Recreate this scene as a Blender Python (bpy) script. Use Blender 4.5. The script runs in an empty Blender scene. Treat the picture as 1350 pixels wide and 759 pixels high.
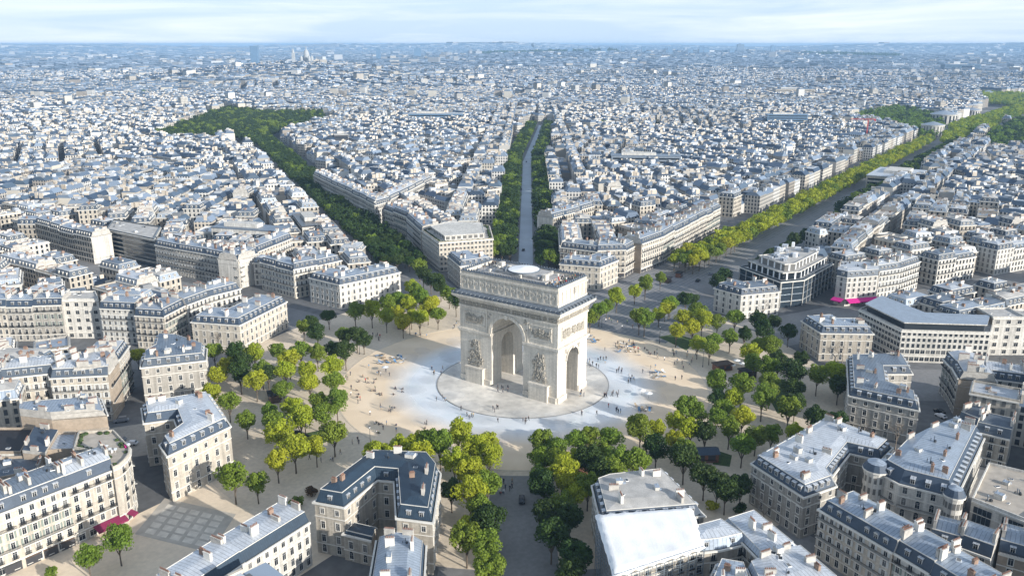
import bpy, bmesh, math, random
import numpy as np
from mathutils import Vector, Matrix

random.seed(7)
RNG = np.random.default_rng(7)
SC = bpy.context.scene
COL = SC.collection
PI = math.pi

# ------------------------------------------------------------------ survey: camera and pixel -> point on the plane at height z
PW, PH, FPX = 1350.0, 759.0, 1110.277
SUN_EL_D, SUN_AZ_D, SUN_E = 18.5, -94, 4.2
SKY_S, SKY_DUST = 0.13, 0.6
SKYBLUE = (2.95, 3.85, 5.0, 1)
CLOUD = (5.0, 5.35, 5.7, 1)
HAZE_D, HAZE_C = 8.5e-5, (.42, .66, .95, 1)
EXPO = 0.7
CAM = np.array([-255.2215, -172.7294, 127.6355])
YAW, PITCH = 0.608642, 0.281606
FWD = np.array([math.cos(YAW) * math.cos(PITCH), math.sin(YAW) * math.cos(PITCH), -math.sin(PITCH)])
RGT = np.array([math.sin(YAW), -math.cos(YAW), 0.0])
UPV = np.cross(RGT, FWD)

def at(px, py, z=0.0):
    d = FWD + RGT * (px - PW / 2) / FPX + UPV * (PH / 2 - py) / FPX
    t = (z - CAM[2]) / d[2]
    p = CAM + t * d
    return (float(p[0]), float(p[1]))

def proj(x, y, z=0.0):
    d = np.array([x, y, z]) - CAM
    w = d @ FWD
    return (PW / 2 + FPX * (d @ RGT) / w, PH / 2 - FPX * (d @ UPV) / w, w)

def in_view(x, y, z=8.0, m=60):
    u, v, w = proj(x, y, z)
    return w > 20 and -m < u < PW + m and v < PH + 90

# ------------------------------------------------------------------ materials
MATS = {}
def pmat(name, base, rough=0.75, var=0.0, vscale=0.3, metal=0.0, spec=None, bump=0.0, var2=0.0, v2scale=3.0, rnd=0.0):
    m = bpy.data.materials.new(name); m.use_nodes = True
    nt = m.node_tree; N = nt.nodes; L = nt.links
    b = N['Principled BSDF']
    b.inputs['Roughness'].default_value = rough
    b.inputs['Metallic'].default_value = metal
    if spec is not None: b.inputs['Specular IOR Level'].default_value = spec
    b.inputs['Base Color'].default_value = (*base, 1)
    tc = N.new('ShaderNodeTexCoord') if False else N.new('ShaderNodeNewGeometry')
    val = None
    def noise(scale, amt):
        n = N.new('ShaderNodeTexNoise'); n.inputs['Scale'].default_value = scale; n.inputs['Detail'].default_value = 5
        L.new(tc.outputs['Position'], n.inputs['Vector'])
        mr = N.new('ShaderNodeMapRange'); mr.inputs['From Min'].default_value = 0.3; mr.inputs['From Max'].default_value = 0.7
        mr.inputs['To Min'].default_value = 1 - amt; mr.inputs['To Max'].default_value = 1 + amt
        L.new(n.outputs['Fac'], mr.inputs['Value'])
        return mr.outputs[0]
    outs = []
    if var: outs.append(noise(vscale, var))
    if var2: outs.append(noise(v2scale, var2))
    if rnd:
        oi = N.new('ShaderNodeObjectInfo'); mr = N.new('ShaderNodeMapRange')
        mr.inputs['To Min'].default_value = 1 - rnd; mr.inputs['To Max'].default_value = 1 + rnd
        L.new(oi.outputs['Random'], mr.inputs['Value']); outs.append(mr.outputs[0])
    if outs:
        cur = outs[0]
        for o in outs[1:]:
            mm = N.new('ShaderNodeMath'); mm.operation = 'MULTIPLY'; L.new(cur, mm.inputs[0]); L.new(o, mm.inputs[1]); cur = mm.outputs[0]
        vm = N.new('ShaderNodeVectorMath'); vm.operation = 'SCALE'; vm.inputs[0].default_value = base
        L.new(cur, vm.inputs['Scale']); L.new(vm.outputs[0], b.inputs['Base Color'])
    if bump:
        n = N.new('ShaderNodeTexNoise'); n.inputs['Scale'].default_value = 2.0
        L.new(tc.outputs['Position'], n.inputs['Vector'])
        bp = N.new('ShaderNodeBump'); bp.inputs['Strength'].default_value = bump; bp.inputs['Distance'].default_value = 0.3
        L.new(n.outputs['Fac'], bp.inputs['Height']); L.new(bp.outputs[0], b.inputs['Normal'])
    MATS[name] = m
    return m

def seam_mat(name, base, rough, metal, pitch, dark=0.72, rnd=0.12):
    """sheet metal / slate with seams running up the slope (UV in metres)"""
    m = pmat(name, base, rough, var=0.12, vscale=0.5, metal=metal, var2=0.12, v2scale=2.2, rnd=rnd)
    nt = m.node_tree; N = nt.nodes; L = nt.links; b = N['Principled BSDF']
    src = b.inputs['Base Color'].links[0].from_socket
    uv = N.new('ShaderNodeUVMap'); sx = N.new('ShaderNodeSeparateXYZ'); L.new(uv.outputs[0], sx.inputs[0])
    d = N.new('ShaderNodeMath'); d.operation = 'DIVIDE'; d.inputs[1].default_value = pitch; L.new(sx.outputs['X'], d.inputs[0])
    f = N.new('ShaderNodeMath'); f.operation = 'FRACT'; L.new(d.outputs[0], f.inputs[0])
    g = N.new('ShaderNodeMath'); g.operation = 'GREATER_THAN'; g.inputs[1].default_value = 0.84; L.new(f.outputs[0], g.inputs[0])
    mr = N.new('ShaderNodeMapRange'); mr.inputs['To Min'].default_value = 1.0; mr.inputs['To Max'].default_value = dark
    L.new(g.outputs[0], mr.inputs['Value'])
    vm = N.new('ShaderNodeVectorMath'); vm.operation = 'SCALE'; L.new(src, vm.inputs[0]); L.new(mr.outputs[0], vm.inputs['Scale'])
    L.new(vm.outputs[0], b.inputs['Base Color'])
    return m

def wall_mat(name, base, rnd=0.07, streak=.74):
    """ashlar: noise weathering plus faint courses by height"""
    m = pmat(name, base, 0.85, var=0.13, vscale=0.12, var2=0.10, v2scale=1.3, rnd=rnd)
    nt = m.node_tree; N = nt.nodes; L = nt.links; b = N['Principled BSDF']
    src = b.inputs['Base Color'].links[0].from_socket
    br = N.new('ShaderNodeTexBrick'); br.inputs['Scale'].default_value = 1.0
    br.inputs['Brick Width'].default_value = 1.3; br.inputs['Row Height'].default_value = 0.55; br.inputs['Mortar Size'].default_value = 0.035
    br.inputs['Color1'].default_value = (1, 1, 1, 1); br.inputs['Color2'].default_value = (.86, .86, .86, 1); br.inputs['Mortar'].default_value = (.72, .70, .67, 1)
    uv = N.new('ShaderNodeUVMap'); L.new(uv.outputs[0], br.inputs['Vector'])
    # rain streaks: noise stretched down the wall
    g = N.new('ShaderNodeNewGeometry'); mp = N.new('ShaderNodeMapping'); mp.inputs['Scale'].default_value = (1.1, 1.1, .07); L.new(g.outputs['Position'], mp.inputs['Vector'])
    ns = N.new('ShaderNodeTexNoise'); ns.inputs['Scale'].default_value = 1.0; ns.inputs['Detail'].default_value = 4; L.new(mp.outputs[0], ns.inputs['Vector'])
    ms = N.new('ShaderNodeMapRange'); ms.inputs['From Min'].default_value = .35; ms.inputs['From Max'].default_value = .65; ms.inputs['To Min'].default_value = streak; ms.inputs['To Max'].default_value = 1.08; L.new(ns.outputs['Fac'], ms.inputs['Value'])
    vs = N.new('ShaderNodeVectorMath'); vs.operation = 'SCALE'; L.new(src, vs.inputs[0]); L.new(ms.outputs[0], vs.inputs['Scale']); src = vs.outputs[0]
    mx = N.new('ShaderNodeMix'); mx.data_type = 'RGBA'; mx.blend_type = 'MULTIPLY'; mx.inputs['Factor'].default_value = 0.75
    L.new(src, mx.inputs[6]); L.new(br.outputs['Color'], mx.inputs[7]); L.new(mx.outputs[2], b.inputs['Base Color'])
    return m

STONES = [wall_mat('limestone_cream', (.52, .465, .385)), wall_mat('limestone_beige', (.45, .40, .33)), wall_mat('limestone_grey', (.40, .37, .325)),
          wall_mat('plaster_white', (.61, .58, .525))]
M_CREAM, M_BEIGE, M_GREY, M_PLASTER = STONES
M_TRIM = pmat('pale_trim', (.66, .625, .56), .8, var=.1)
M_SLATE = seam_mat('blue_slate', (.038, .058, .088), .6, 0, .35, .8)
M_SLATE2 = seam_mat('grey_slate', (.075, .095, .12), .6, 0, .35, .8)
M_ZINC = seam_mat('zinc_sheet', (.31, .355, .41), .42, .25, 1.0, .6)
M_ZINCW = seam_mat('pale_zinc_sheet', (.48, .50, .525), .45, .15, 1.0, .62)
M_ZINCD = seam_mat('dark_zinc_sheet', (.16, .195, .24), .42, .2, 1.0, .6)
M_NAVY = seam_mat('navy_slate', (.022, .042, .066), .6, 0, .6, .65)
M_GRAVEL = pmat('roof_gravel', (.42, .40, .37), .9, var=.2, vscale=.3, var2=.15)
M_GLASS = pmat('window_glass', (.016, .021, .027), .15, spec=.4)
_n = M_GLASS.node_tree; _o = _n.nodes.new('ShaderNodeObjectInfo'); _r = _n.nodes.new('ShaderNodeValToRGB'); _r.color_ramp.interpolation = 'CONSTANT'
_e = _r.color_ramp.elements; _e[0].color = (.016, .021, .027, 1); _e[1].position = .55; _e[1].color = (.035, .042, .05, 1); _q = _e.new(.74); _q.color = (.16, .155, .145, 1); _q = _e.new(.88); _q.color = (.07, .075, .08, 1)
_n.links.new(_o.outputs['Random'], _r.inputs['Fac']); _n.links.new(_r.outputs[0], _n.nodes['Principled BSDF'].inputs['Base Color'])
M_FRAME = pmat('white_window_frame', (.46, .45, .43), .6)
M_IRON = pmat('black_iron', (.03, .032, .035), .5)
M_POT = pmat('terracotta', (.22, .12, .085), .8, var=.2, vscale=2)
M_BRICK = pmat('brown_brick', (.27, .18, .13), .9, var=.2, vscale=1)
M_STACK = pmat('chimney_plaster', (.44, .41, .365), .9, var=.2, vscale=.8)
M_BROWNWALL = pmat('brown_party_wall', (.36, .29, .22), .92, var=.2, vscale=.2, var2=.12, v2scale=1.2)
M_SHOP = pmat('dark_shopfront', (.05, .05, .055), .3)
M_MAROON = pmat('maroon_canvas', (.20, .015, .06), .8)
M_MAGENTA = pmat('magenta_canvas', (.55, .01, .22), .8)
M_TARP = pmat('white_tarpaulin', (.80, .79, .77), .55, var=.08, vscale=.25, bump=.15)
M_STEEL = pmat('scaffold_steel', (.30, .36, .42), .4, metal=.6)
M_BARK = pmat('bark', (.11, .085, .06), .9, var=.3, vscale=2)
M_WOODH = pmat('dark_timber', (.085, .055, .04), .8, var=.2, vscale=1)
M_RUST = pmat('rust_timber', (.22, .10, .06), .8, var=.2, vscale=1)
M_DGLASS = pmat('dark_curtain_glass', (.03, .042, .055), .12, spec=.6)
M_WHITE = pmat('white_paint', (.78, .78, .77), .5)
M_BLACKT = pmat('black_canvas', (.012, .012, .016), .7)
M_TERR = pmat('terrace_deck', (.40, .35, .29), .9, var=.15, vscale=.5)
M_PLANT = pmat('terrace_plants', (.045, .075, .02), .9, var=.4, vscale=1.5)

# ------------------------------------------------------------------ mesh builder
class MB:
    def __init__(s): s.v = []; s.f = []; s.m = []; s.uv = []
    def face(s, pts, mat=0, uv=None):
        n = len(s.v); s.v.extend([tuple(p) for p in pts]); s.f.append(tuple(range(n, n + len(pts)))); s.m.append(mat)
        s.uv.append(uv if uv else [(p[0], p[1]) for p in pts])
    def wall(s, p0, p1, z0, z1, mat=0, u0=0.0):
        L = math.dist(p0, p1)
        s.face([(p0[0], p0[1], z0), (p1[0], p1[1], z0), (p1[0], p1[1], z1), (p0[0], p0[1], z1)], mat, [(u0, z0), (u0 + L, z0), (u0 + L, z1), (u0, z1)])
    def prism(s, poly, z0, z1, mat=0, cap=True, capmat=None, bottom=False):
        n = len(poly)
        for i in range(n): s.wall(poly[i], poly[(i + 1) % n], z0, z1, mat)
        if cap: s.face([(p[0], p[1], z1) for p in poly], mat if capmat is None else capmat)
        if bottom: s.face([(p[0], p[1], z0) for p in reversed(poly)], mat)
    def box(s, c, sx, sy, z0, z1, ang=0.0, mat=0, capmat=None, bottom=False):
        ca, sa = math.cos(ang), math.sin(ang)
        P = [(c[0] + ca * a - sa * b, c[1] + sa * a + ca * b) for a, b in ((-sx / 2, -sy / 2), (sx / 2, -sy / 2), (sx / 2, sy / 2), (-sx / 2, sy / 2))]
        s.prism(P, z0, z1, mat, True, capmat, bottom)
    def band(s, inner, outer, z0, z1, mat=0):
        """closed band between two polygons of equal length"""
        n = len(inner)
        for i in range(n):
            j = (i + 1) % n
            if math.dist(inner[i], outer[i]) < 1e-4 and math.dist(inner[j], outer[j]) < 1e-4: continue
            a, b, c, d = outer[i], outer[j], inner[j], inner[i]
            s.wall(a, b, z0, z1, mat)
            s.face([(a[0], a[1], z1), (b[0], b[1], z1), (c[0], c[1], z1), (d[0], d[1], z1)], mat)
            s.face([(d[0], d[1], z0), (c[0], c[1], z0), (b[0], b[1], z0), (a[0], a[1], z0)], mat)
            s.wall(c, d, z0, z1, mat)
    def cyl(s, c, r0, r1, z0, z1, n=10, mat=0, cap=True):
        A = [(c[0] + r0 * math.cos(2 * PI * k / n), c[1] + r0 * math.sin(2 * PI * k / n)) for k in range(n)]
        B = [(c[0] + r1 * math.cos(2 * PI * k / n), c[1] + r1 * math.sin(2 * PI * k / n)) for k in range(n)]
        for k in range(n):
            j = (k + 1) % n
            s.face([(*A[k], z0), (*A[j], z0), (*B[j], z1), (*B[k], z1)], mat)
        if cap and r1 > 1e-3: s.face([(*p, z1) for p in B], mat)
    def tube(s, p, q, r0, r1, n=6, mat=0):
        p = Vector(p); q = Vector(q); d = (q - p).normalized()
        a = d.orthogonal().normalized(); b = d.cross(a)
        A = [p + (a * math.cos(2 * PI * k / n) + b * math.sin(2 * PI * k / n)) * r0 for k in range(n)]
        B = [q + (a * math.cos(2 * PI * k / n) + b * math.sin(2 * PI * k / n)) * r1 for k in range(n)]
        for k in range(n):
            j = (k + 1) % n; s.face([A[k], A[j], B[j], B[k]], mat)
    def dome(s, c, r, z0, h, n=14, m=5, mat=0):
        for i in range(m):
            a0, a1 = i / m * PI / 2, (i + 1) / m * PI / 2
            s.cyl(c, r * math.cos(a0), max(r * math.cos(a1), 1e-4), z0 + h * math.sin(a0), z0 + h * math.sin(a1), n, mat, False)
    def mesh(s, name, mats):
        me = bpy.data.meshes.new(name); me.from_pydata(s.v, [], s.f)
        for m in mats: me.materials.append(m)
        me.polygons.foreach_set('material_index', s.m)
        ul = me.uv_layers.new(name='UVMap')
        flat = [c for f in s.uv for p in f for c in p]
        ul.data.foreach_set('uv', flat)
        me.update(); return me
    def build(s, name, mats, parent=None):
        return link(name, s.mesh(name, mats), parent)

def link(name, me, parent=None, loc=None, rz=0.0, scale=None):
    o = bpy.data.objects.new(name, me); COL.objects.link(o)
    if parent is not None: o.parent = parent
    if loc is not None: o.location = loc
    if rz: o.rotation_euler = (0, 0, rz)
    if scale is not None: o.scale = scale
    return o
def tag(o, label=None, cat=None, group=None, kind=None):
    if label: o['label'] = label
    if cat: o['category'] = cat
    if group: o['group'] = group
    if kind: o['kind'] = kind
    return o
def thing(name, label, cat, loc=(0, 0, 0), rz=0.0, group=None):
    o = bpy.data.objects.new(name, None); COL.objects.link(o); o.empty_display_size = .5
    o.location = loc; o.rotation_euler = (0, 0, rz)
    return tag(o, label, cat, group)

# ------------------------------------------------------------------ polygon helpers
def area(P): return .5 * sum(P[i][0] * P[(i + 1) % len(P)][1] - P[(i + 1) % len(P)][0] * P[i][1] for i in range(len(P)))
def inside(x, y, P):
    c = False; n = len(P); j = n - 1
    for i in range(n):
        if (P[i][1] > y) != (P[j][1] > y) and x < (P[j][0] - P[i][0]) * (y - P[i][1]) / (P[j][1] - P[i][1]) + P[i][0]: c = not c
        j = i
    return c
def inset(P, d):
    """move every edge of a CCW polygon inwards by d[i] (edge i: P[i] -> P[i+1])"""
    n = len(P); out = []
    if not isinstance(d, (list, tuple)): d = [d] * n
    for i in range(n):
        a, b, c = P[i - 1], P[i], P[(i + 1) % n]
        t0 = Vector((b[0] - a[0], b[1] - a[1])).normalized(); t1 = Vector((c[0] - b[0], c[1] - b[1])).normalized()
        n0 = Vector((-t0.y, t0.x)); n1 = Vector((-t1.y, t1.x))
        cr = t0.x * t1.y - t0.y * t1.x
        if abs(cr) < .06:
            q = Vector(b[:2]) + n1 * d[i]
        else:
            p0 = Vector(b[:2]) + n0 * d[i - 1]; p1 = Vector(b[:2]) + n1 * d[i]
            w = p1 - p0; s = (w.x * t1.y - w.y * t1.x) / cr
            q = p0 + t0 * s
        out.append((q.x, q.y))
    return out
def good_inset(P, d):
    """inset that backs off until no edge has turned over"""
    d = list(d) if isinstance(d, (list, tuple)) else [d] * len(P); n = len(P)
    for _ in range(14):
        Q = inset(P, d)
        if area(Q) > 1 and all((P[(i + 1) % n][0] - P[i][0]) * (Q[(i + 1) % n][0] - Q[i][0]) + (P[(i + 1) % n][1] - P[i][1]) * (Q[(i + 1) % n][1] - Q[i][1]) > -1e-6 for i in range(n)): return Q, d
        d = [k * .78 for k in d]
    return inset(P, [0.0] * n), [0.0] * n
def strip_poly(front, depth):
    """front: world polyline of a facade; returns CCW polygon, far side = away from camera"""
    F = [Vector(p) for p in front]
    def off(sign):
        B = []
        for i, p in enumerate(F):
            ns = []
            if i > 0: t = (F[i] - F[i - 1]).normalized(); ns.append(Vector((-t.y, t.x)) * sign)
            if i < len(F) - 1: t = (F[i + 1] - F[i]).normalized(); ns.append(Vector((-t.y, t.x)) * sign)
            nn = sum(ns, Vector((0, 0))).normalized(); k = max(.5, nn.dot(ns[0]))
            B.append(p + nn * depth / k)
        return B
    A, B = off(1), off(-1)
    cx = Vector((CAM[0], CAM[1]))
    da = sum((p - cx).length for p in A); db = sum((p - cx).length for p in B)
    back = A if da > db else B
    P = [tuple(p) for p in F] + [tuple(p) for p in reversed(back)]
    return P

# ------------------------------------------------------------------ shared building pieces (meshes)
M_SHUT = pmat('grey_white_shutters', (.50, .50, .48), .7); M_SHUTG = pmat('green_grey_shutters', (.20, .23, .20), .7)
def win_mesh(name, w, h, arched=False, rail=False, shut=None):
    """window in wall space: x along wall, y outwards, z up; glass set back inside a proud stone surround"""
    b = MB(); o = .10
    def rect(x0, x1, z0, z1, y, m): b.face([(x0, y, z0), (x1, y, z0), (x1, y, z1), (x0, y, z1)][::-1], m)
    def bar(x0, x1, z0, z1, y0, y1, m): b.box(((x0 + x1) / 2, (y0 + y1) / 2), x1 - x0, y1 - y0, z0, z1, 0, m, None, True)
    rect(-w / 2, w / 2, 0, h, .012, 0)
    if arched:
        P = [(w / 2 * math.cos(a), .012, h + w / 2 * math.sin(a)) for a in np.linspace(0, PI, 9)]
        b.face(P[::-1], 0)
    s = .12
    bar(-w / 2 - s, -w / 2, 0, h, 0, o, 2); bar(w / 2, w / 2 + s, 0, h, 0, o, 2)
    if arched:
        A = np.linspace(0, PI, 9)
        for k in range(8):
            p = []
            for r_ in (w / 2, w / 2 + s):
                for a in (A[k], A[k + 1]): p.append((r_ * math.cos(a), h + r_ * math.sin(a)))
            q = [p[0], p[2], p[3], p[1]]
            b.face([(x, o, z) for x, z in q][::-1], 2)
            b.face([(p[0][0], 0, p[0][1]), (p[0][0], o, p[0][1]), (p[1][0], o, p[1][1]), (p[1][0], 0, p[1][1])], 2)
    else: bar(-w / 2 - s - .06, w / 2 + s + .06, h, h + .2, 0, o + .08, 2)
    bar(-w / 2 - s, w / 2 + s, -.14, 0, 0, o + .1, 2)
    fw = .055
    bar(-w / 2, -w / 2 + fw, 0, h, .01, .05, 1); bar(w / 2 - fw, w / 2, 0, h, .01, .05, 1); bar(-fw / 2, fw / 2, 0, h, .01, .055, 1)
    bar(-w / 2 + fw, w / 2 - fw, h * .68, h * .68 + fw, .01, .048, 1); bar(-w / 2 + fw, w / 2 - fw, h - fw, h, .01, .048, 1)
    if rail:
        bar(-w / 2 - .2, w / 2 + .2, -.05, .05, .1, .42, 3)
        bar(-w / 2 - .2, w / 2 + .2, .72, .8, .36, .42, 3)
        for k in range(9): x = -w / 2 - .18 + k * (w + .36) / 8; bar(x - .025, x + .025, .05, .72, .37, .41, 3)
    if shut:
        for s in (-1, 1): bar(s * (w / 2 + .36) - .26, s * (w / 2 + .36) + .26, .02, h - .02, 0, .13, 4)
    return b.mesh(name, [M_GLASS, M_FRAME, M_TRIM, M_IRON] + ([shut] if shut else []))
WIN = {'tall': win_mesh('window_tall', 1.15, 2.05), 'rail': win_mesh('window_rail', 1.15, 2.1, rail=True),
       'small': win_mesh('window_small', 1.1, 1.5), 'arch': win_mesh('window_arch', 1.2, 1.6, arched=True),
       'shut': win_mesh('window_shutters', 1.05, 2.0, shut=M_SHUT), 'shutg': win_mesh('window_green_shutters', 1.05, 2.0, shut=M_SHUTG),
       'wide': win_mesh('window_wide', 1.75, 1.75), 'cellar': win_mesh('window_cellar', 1.0, .6)}
def dormer_mesh(name, w, h, d, roof_mat, round_top=False):
    b = MB()
    b.box((0, -d / 2), w, d, 0, h, 0, 1, 2)
    b.face([(-w / 2 + .14, .012, .12), (w / 2 - .14, .012, .12), (w / 2 - .14, .012, h - .15), (-w / 2 + .14, .012, h - .15)][::-1], 0)
    b.box((0, .02), .07, .03, .12, h - .15, 0, 1)
    b.box((0, .02), w - .3, .026, h * .62, h * .62 + .06, 0, 1)
    e = .12
    if round_top:
        A = np.linspace(0, PI, 7)
        for k in range(6):
            x0, z0, x1, z1 = (w / 2 + e) * math.cos(A[k]), h + .5 * math.sin(A[k]), (w / 2 + e) * math.cos(A[k + 1]), h + .5 * math.sin(A[k + 1])
            b.face([(x0, .12, z0), (x1, .12, z1), (x1, -d, z1), (x0, -d, z0)], 2)
        b.face([((w / 2 + e) * math.cos(a), .12, h + .5 * math.sin(a)) for a in A][::-1], 1)
    else:
        b.face([(-w / 2 - e, .14, h - .02), (w / 2 + e, .14, h - .02), (w / 2 + e, -d - .3, h + .35), (-w / 2 - e, -d - .3, h + .35)], 2)
        b.face([(-w / 2 - e, .14, h - .14), (w / 2 + e, .14, h - .14), (w / 2 + e, .14, h - .02), (-w / 2 - e, .14, h - .02)][::-1], 1)
        for sx in (-1, 1):
            x = sx * (w / 2 + e); b.face([(x, .14, h - .14), (x, .14, h - .02), (x, -d - .3, h + .35), (x, -d - .3, h + .2)], 1)
    return b.mesh(name, [M_GLASS, M_FRAME, roof_mat])
DORM = {'flat': dormer_mesh('dormer_flat', 1.15, 1.55, 1.5, M_ZINCW), 'round': dormer_mesh('dormer_round', 1.15, 1.3, 1.5, M_ZINC, True)}
def stack_mesh(name, L, w, h, body, npot):
    b = MB()
    b.box((0, 0), L, w, -2.2, h, 0, 0); b.box((0, 0), L + .16, w + .16, h, h + .14, 0, 0)
    for k in range(npot):
        x = -L / 2 + .25 + (L - .5) * k / max(1, npot - 1); b.cyl((x, 0), .14, .11, h + .14, h + .62, 6, 1)
    return b.mesh(name, [body, M_POT])
STACK = [stack_mesh('stack_long', 3.2, .65, 1.7, M_STACK, 8), stack_mesh('stack_mid', 2.2, .7, 2.0, M_TRIM, 5),
         stack_mesh('stack_short', 1.4, .7, 1.5, M_BRICK, 4), stack_mesh('stack_cream', 2.6, .75, 1.4, M_STACK, 6)]
def sky_mesh():
    b = MB(); b.box((0, 0), .9, 1.3, 0, .18, 0, 1, None); b.face([(-.37, -.57, .19), (.37, -.57, .19), (.37, .57, .19), (-.37, .57, .19)], 0)
    return b.mesh('skylight', [M_GLASS, M_WHITE])
SKYL = sky_mesh()
def vent_mesh():
    b = MB(); b.cyl((0, 0), .12, .12, 0, 1.3, 6, 0); b.cyl((0, 0), .22, .05, 1.3, 1.5, 6, 0); b.cyl((.7, .4), .09, .09, 0, .8, 6, 1); b.box((-.6, .3), .5, .5, 0, .6, 0, 1); return b.mesh('roof_vent', [M_ZINCD, M_IRON])
VENT = vent_mesh()
def aerial_mesh():
    b = MB(); b.cyl((0, 0), .05, .04, 0, 3.2, 4, 0)
    for z in (2.2, 2.6, 3.0): b.box((0, 0), .9, .05, z, z + .05, 0, 0)
    return b.mesh('aerial', [M_IRON])
AERIAL = aerial_mesh()
def hatch_mesh():
    b = MB(); b.box((0, 0), 2.4, 1.8, -.5, 1.5, 0, 0, 1); b.box((.9, 1.2), .8, .8, -.4, .8, 0, 1)
    b.cyl((-.8, .3), .18, .18, 1.5, 2.1, 8, 1)
    return b.mesh('roof_hatch', [M_PLASTER, M_ZINC])
HATCH = hatch_mesh()

FOOT = []            # all footprints, for the occupancy map
NB = [0]
BUILT = []

def edges_ccw(P, flags):
    n = len(P)
    flags = list(flags)
    if area(P) < 0:
        P = P[::-1]; flags = [flags[(n - 2 - i) % n] for i in range(n)]
    return P, flags

def building(name, label, P, ze, flags=None, cat='building', group=None, stone=None, floors=4, ground=3.2, pitch=2.7,
             roof='mansard', d1=1.3, h1=2.9, d2=3.4, h2=.9, slate=None, zinc=None, wins=None, dorm='flat', dorm_pitch=None, balc=(),
             chim=True, lod=0, zb=0.0, shop=False, seed=None, cornice=True, clutter=True, stone_top=None):
    """one building: Empty > wall, roof, windows, dormers, chimneys, balconies.
    flags per edge: f facade, p blind party wall, c court facade"""
    n = len(P)
    P, F = edges_ccw(P, flags or 'f' * n)
    rs = random.Random(seed if seed is not None else int(abs(P[0][0] * 13 + P[0][1] * 7) * 10))
    FOOT.append(P)
    stone = stone or rs.choice(STONES); slate = slate or rs.choice([M_SLATE, M_SLATE, M_SLATE2]); zinc = zinc or rs.choice([M_ZINC, M_ZINCW, M_ZINC, M_ZINCD])
    cx = sum(p[0] for p in P) / n; cy = sum(p[1] for p in P) / n
    root = thing(name, label, cat, (cx, cy, zb), 0, group)
    Q = [(p[0] - cx, p[1] - cy) for p in P]
    fh = (ze - ground) / max(1, floors - 1) if floors > 1 else ze
    wins = wins or ['rail'] * floors
    # ---- walls
    W = MB()
    for i in range(n):
        W.wall(Q[i], Q[(i + 1) % n], 0, ze, 2 if F[i] == 'p' else 0)
    de = [0.0 if F[i] == 'p' else 1.0 for i in range(n)]
    if cornice and lod < 2:
        W.band(Q, inset(Q, [-.45 * k for k in de]), ze - .42, ze + .06, 1)
        W.band(Q, inset(Q, [-.16 * k for k in de]), ground - .25, ground + .03, 1)
        if lod == 0 and floors > 3:
            W.band(Q, inset(Q, [-.14 * k for k in de]), ground + fh * (floors - 2) - .2, ground + fh * (floors - 2) + .02, 1)
    glass_far = []
    front = []
    for i in range(n):
        if F[i] == 'p': continue
        a, b = Q[i], Q[(i + 1) % n]; L = math.dist(a, b)
        if L < 2.2: continue
        t = ((b[0] - a[0]) / L, (b[1] - a[1]) / L); nn = (t[1], -t[0])
        mid = ((a[0] + b[0]) / 2 + cx, (a[1] + b[1]) / 2 + cy)
        see = nn[0] * (CAM[0] - mid[0]) + nn[1] * (CAM[1] - mid[1]) > 0
        k = max(1, int((L - 1.2) / pitch))
        for fl in range(floors):
            kind = wins[min(fl, len(wins) - 1)]
            if kind is None: continue
            z = (0 if fl == 0 else ground + fh * (fl - 1)) + (.75 if fl == 0 else .55 if kind in ('tall', 'rail', 'shut', 'shutg') else .95)
            hh = ground if fl == 0 else fh
            for j in range(k):
                s = (j + .5) * L / k
                if F[i] == 'c' and rs.random() < .15: continue
                front.append((see, i, fl, kind, (a[0] + t[0] * s, a[1] + t[1] * s), z, math.atan2(t[1], t[0]) + PI, hh, nn))
    nobj = 0
    for see, i, fl, kind, p, z, ang, hh, nn in front:
        if lod == 0 and see and nobj < 98:
            sc = min(1.0, (hh - .9) / 2.05) if kind in ('tall', 'rail', 'shut', 'shutg') else 1.0
            link('window', WIN[kind], root, (p[0] + nn[0] * .004, p[1] + nn[1] * .004, z), ang, (1, 1, sc)); nobj += 1
        else:
            w = .58; h = min(2.0, hh - .95) if kind != 'small' else 1.3
            tx, ty = math.cos(ang), math.sin(ang); q = (p[0] + nn[0] * .05, p[1] + nn[1] * .05)
            A = (q[0] + tx * w, q[1] + ty * w); B = (q[0] - tx * w, q[1] - ty * w)
            glass_far.append((A, B, z, z + h))
    if glass_far:
        if lod == 0:
            G = MB()
            for A, B, z0, z1 in glass_far: G.wall(A, B, z0, z1, 0); G.wall((A[0] + .01 * 0, A[1]), B, z1, z1 + .12, 1)
            tag(G.build('window', [M_GLASS, M_TRIM], root), kind='stuff')
        else:
            for A, B, z0, z1 in glass_far: W.wall(A, B, z0, z1, 3)
    W.build('wall', [stone, M_TRIM, stone_top or (M_BROWNWALL if rs.random() < .45 else M_PLASTER), M_GLASS], root)
    # ---- balconies
    for i in range(n):
        if F[i] != 'f' or not balc: continue
        a, b = Q[i], Q[(i + 1) % n]; L = math.dist(a, b)
        if L < 5: continue
        t = ((b[0] - a[0]) / L, (b[1] - a[1]) / L); nn = (t[1], -t[0]); ang = math.atan2(t[1], t[0])
        for fl in balc:
            z = ground + fh * (fl - 1) + .3
            m = ((a[0] + b[0]) / 2, (a[1] + b[1]) / 2)
            Bm = MB()
            Bm.box((m[0] + nn[0] * .38, m[1] + nn[1] * .38), L - .4, .7, z - .14, z, ang, 0, None, True)
            Bm.box((m[0] + nn[0] * .70, m[1] + nn[1] * .70), L - .4, .05, z + .78, z + .86, ang, 1, None, True)
            nb = int(L / (.28 if lod == 0 else .5))
            for k in range(nb):
                s = .3 + (L - .6) * k / max(1, nb - 1)
                Bm.box((a[0] + t[0] * s + nn[0] * .70, a[1] + t[1] * s + nn[1] * .70), .075 if lod == 0 else .14, .05, z, z + .78, ang, 1)
            Bm.build('balcony', [M_TRIM, M_IRON], root)
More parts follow.
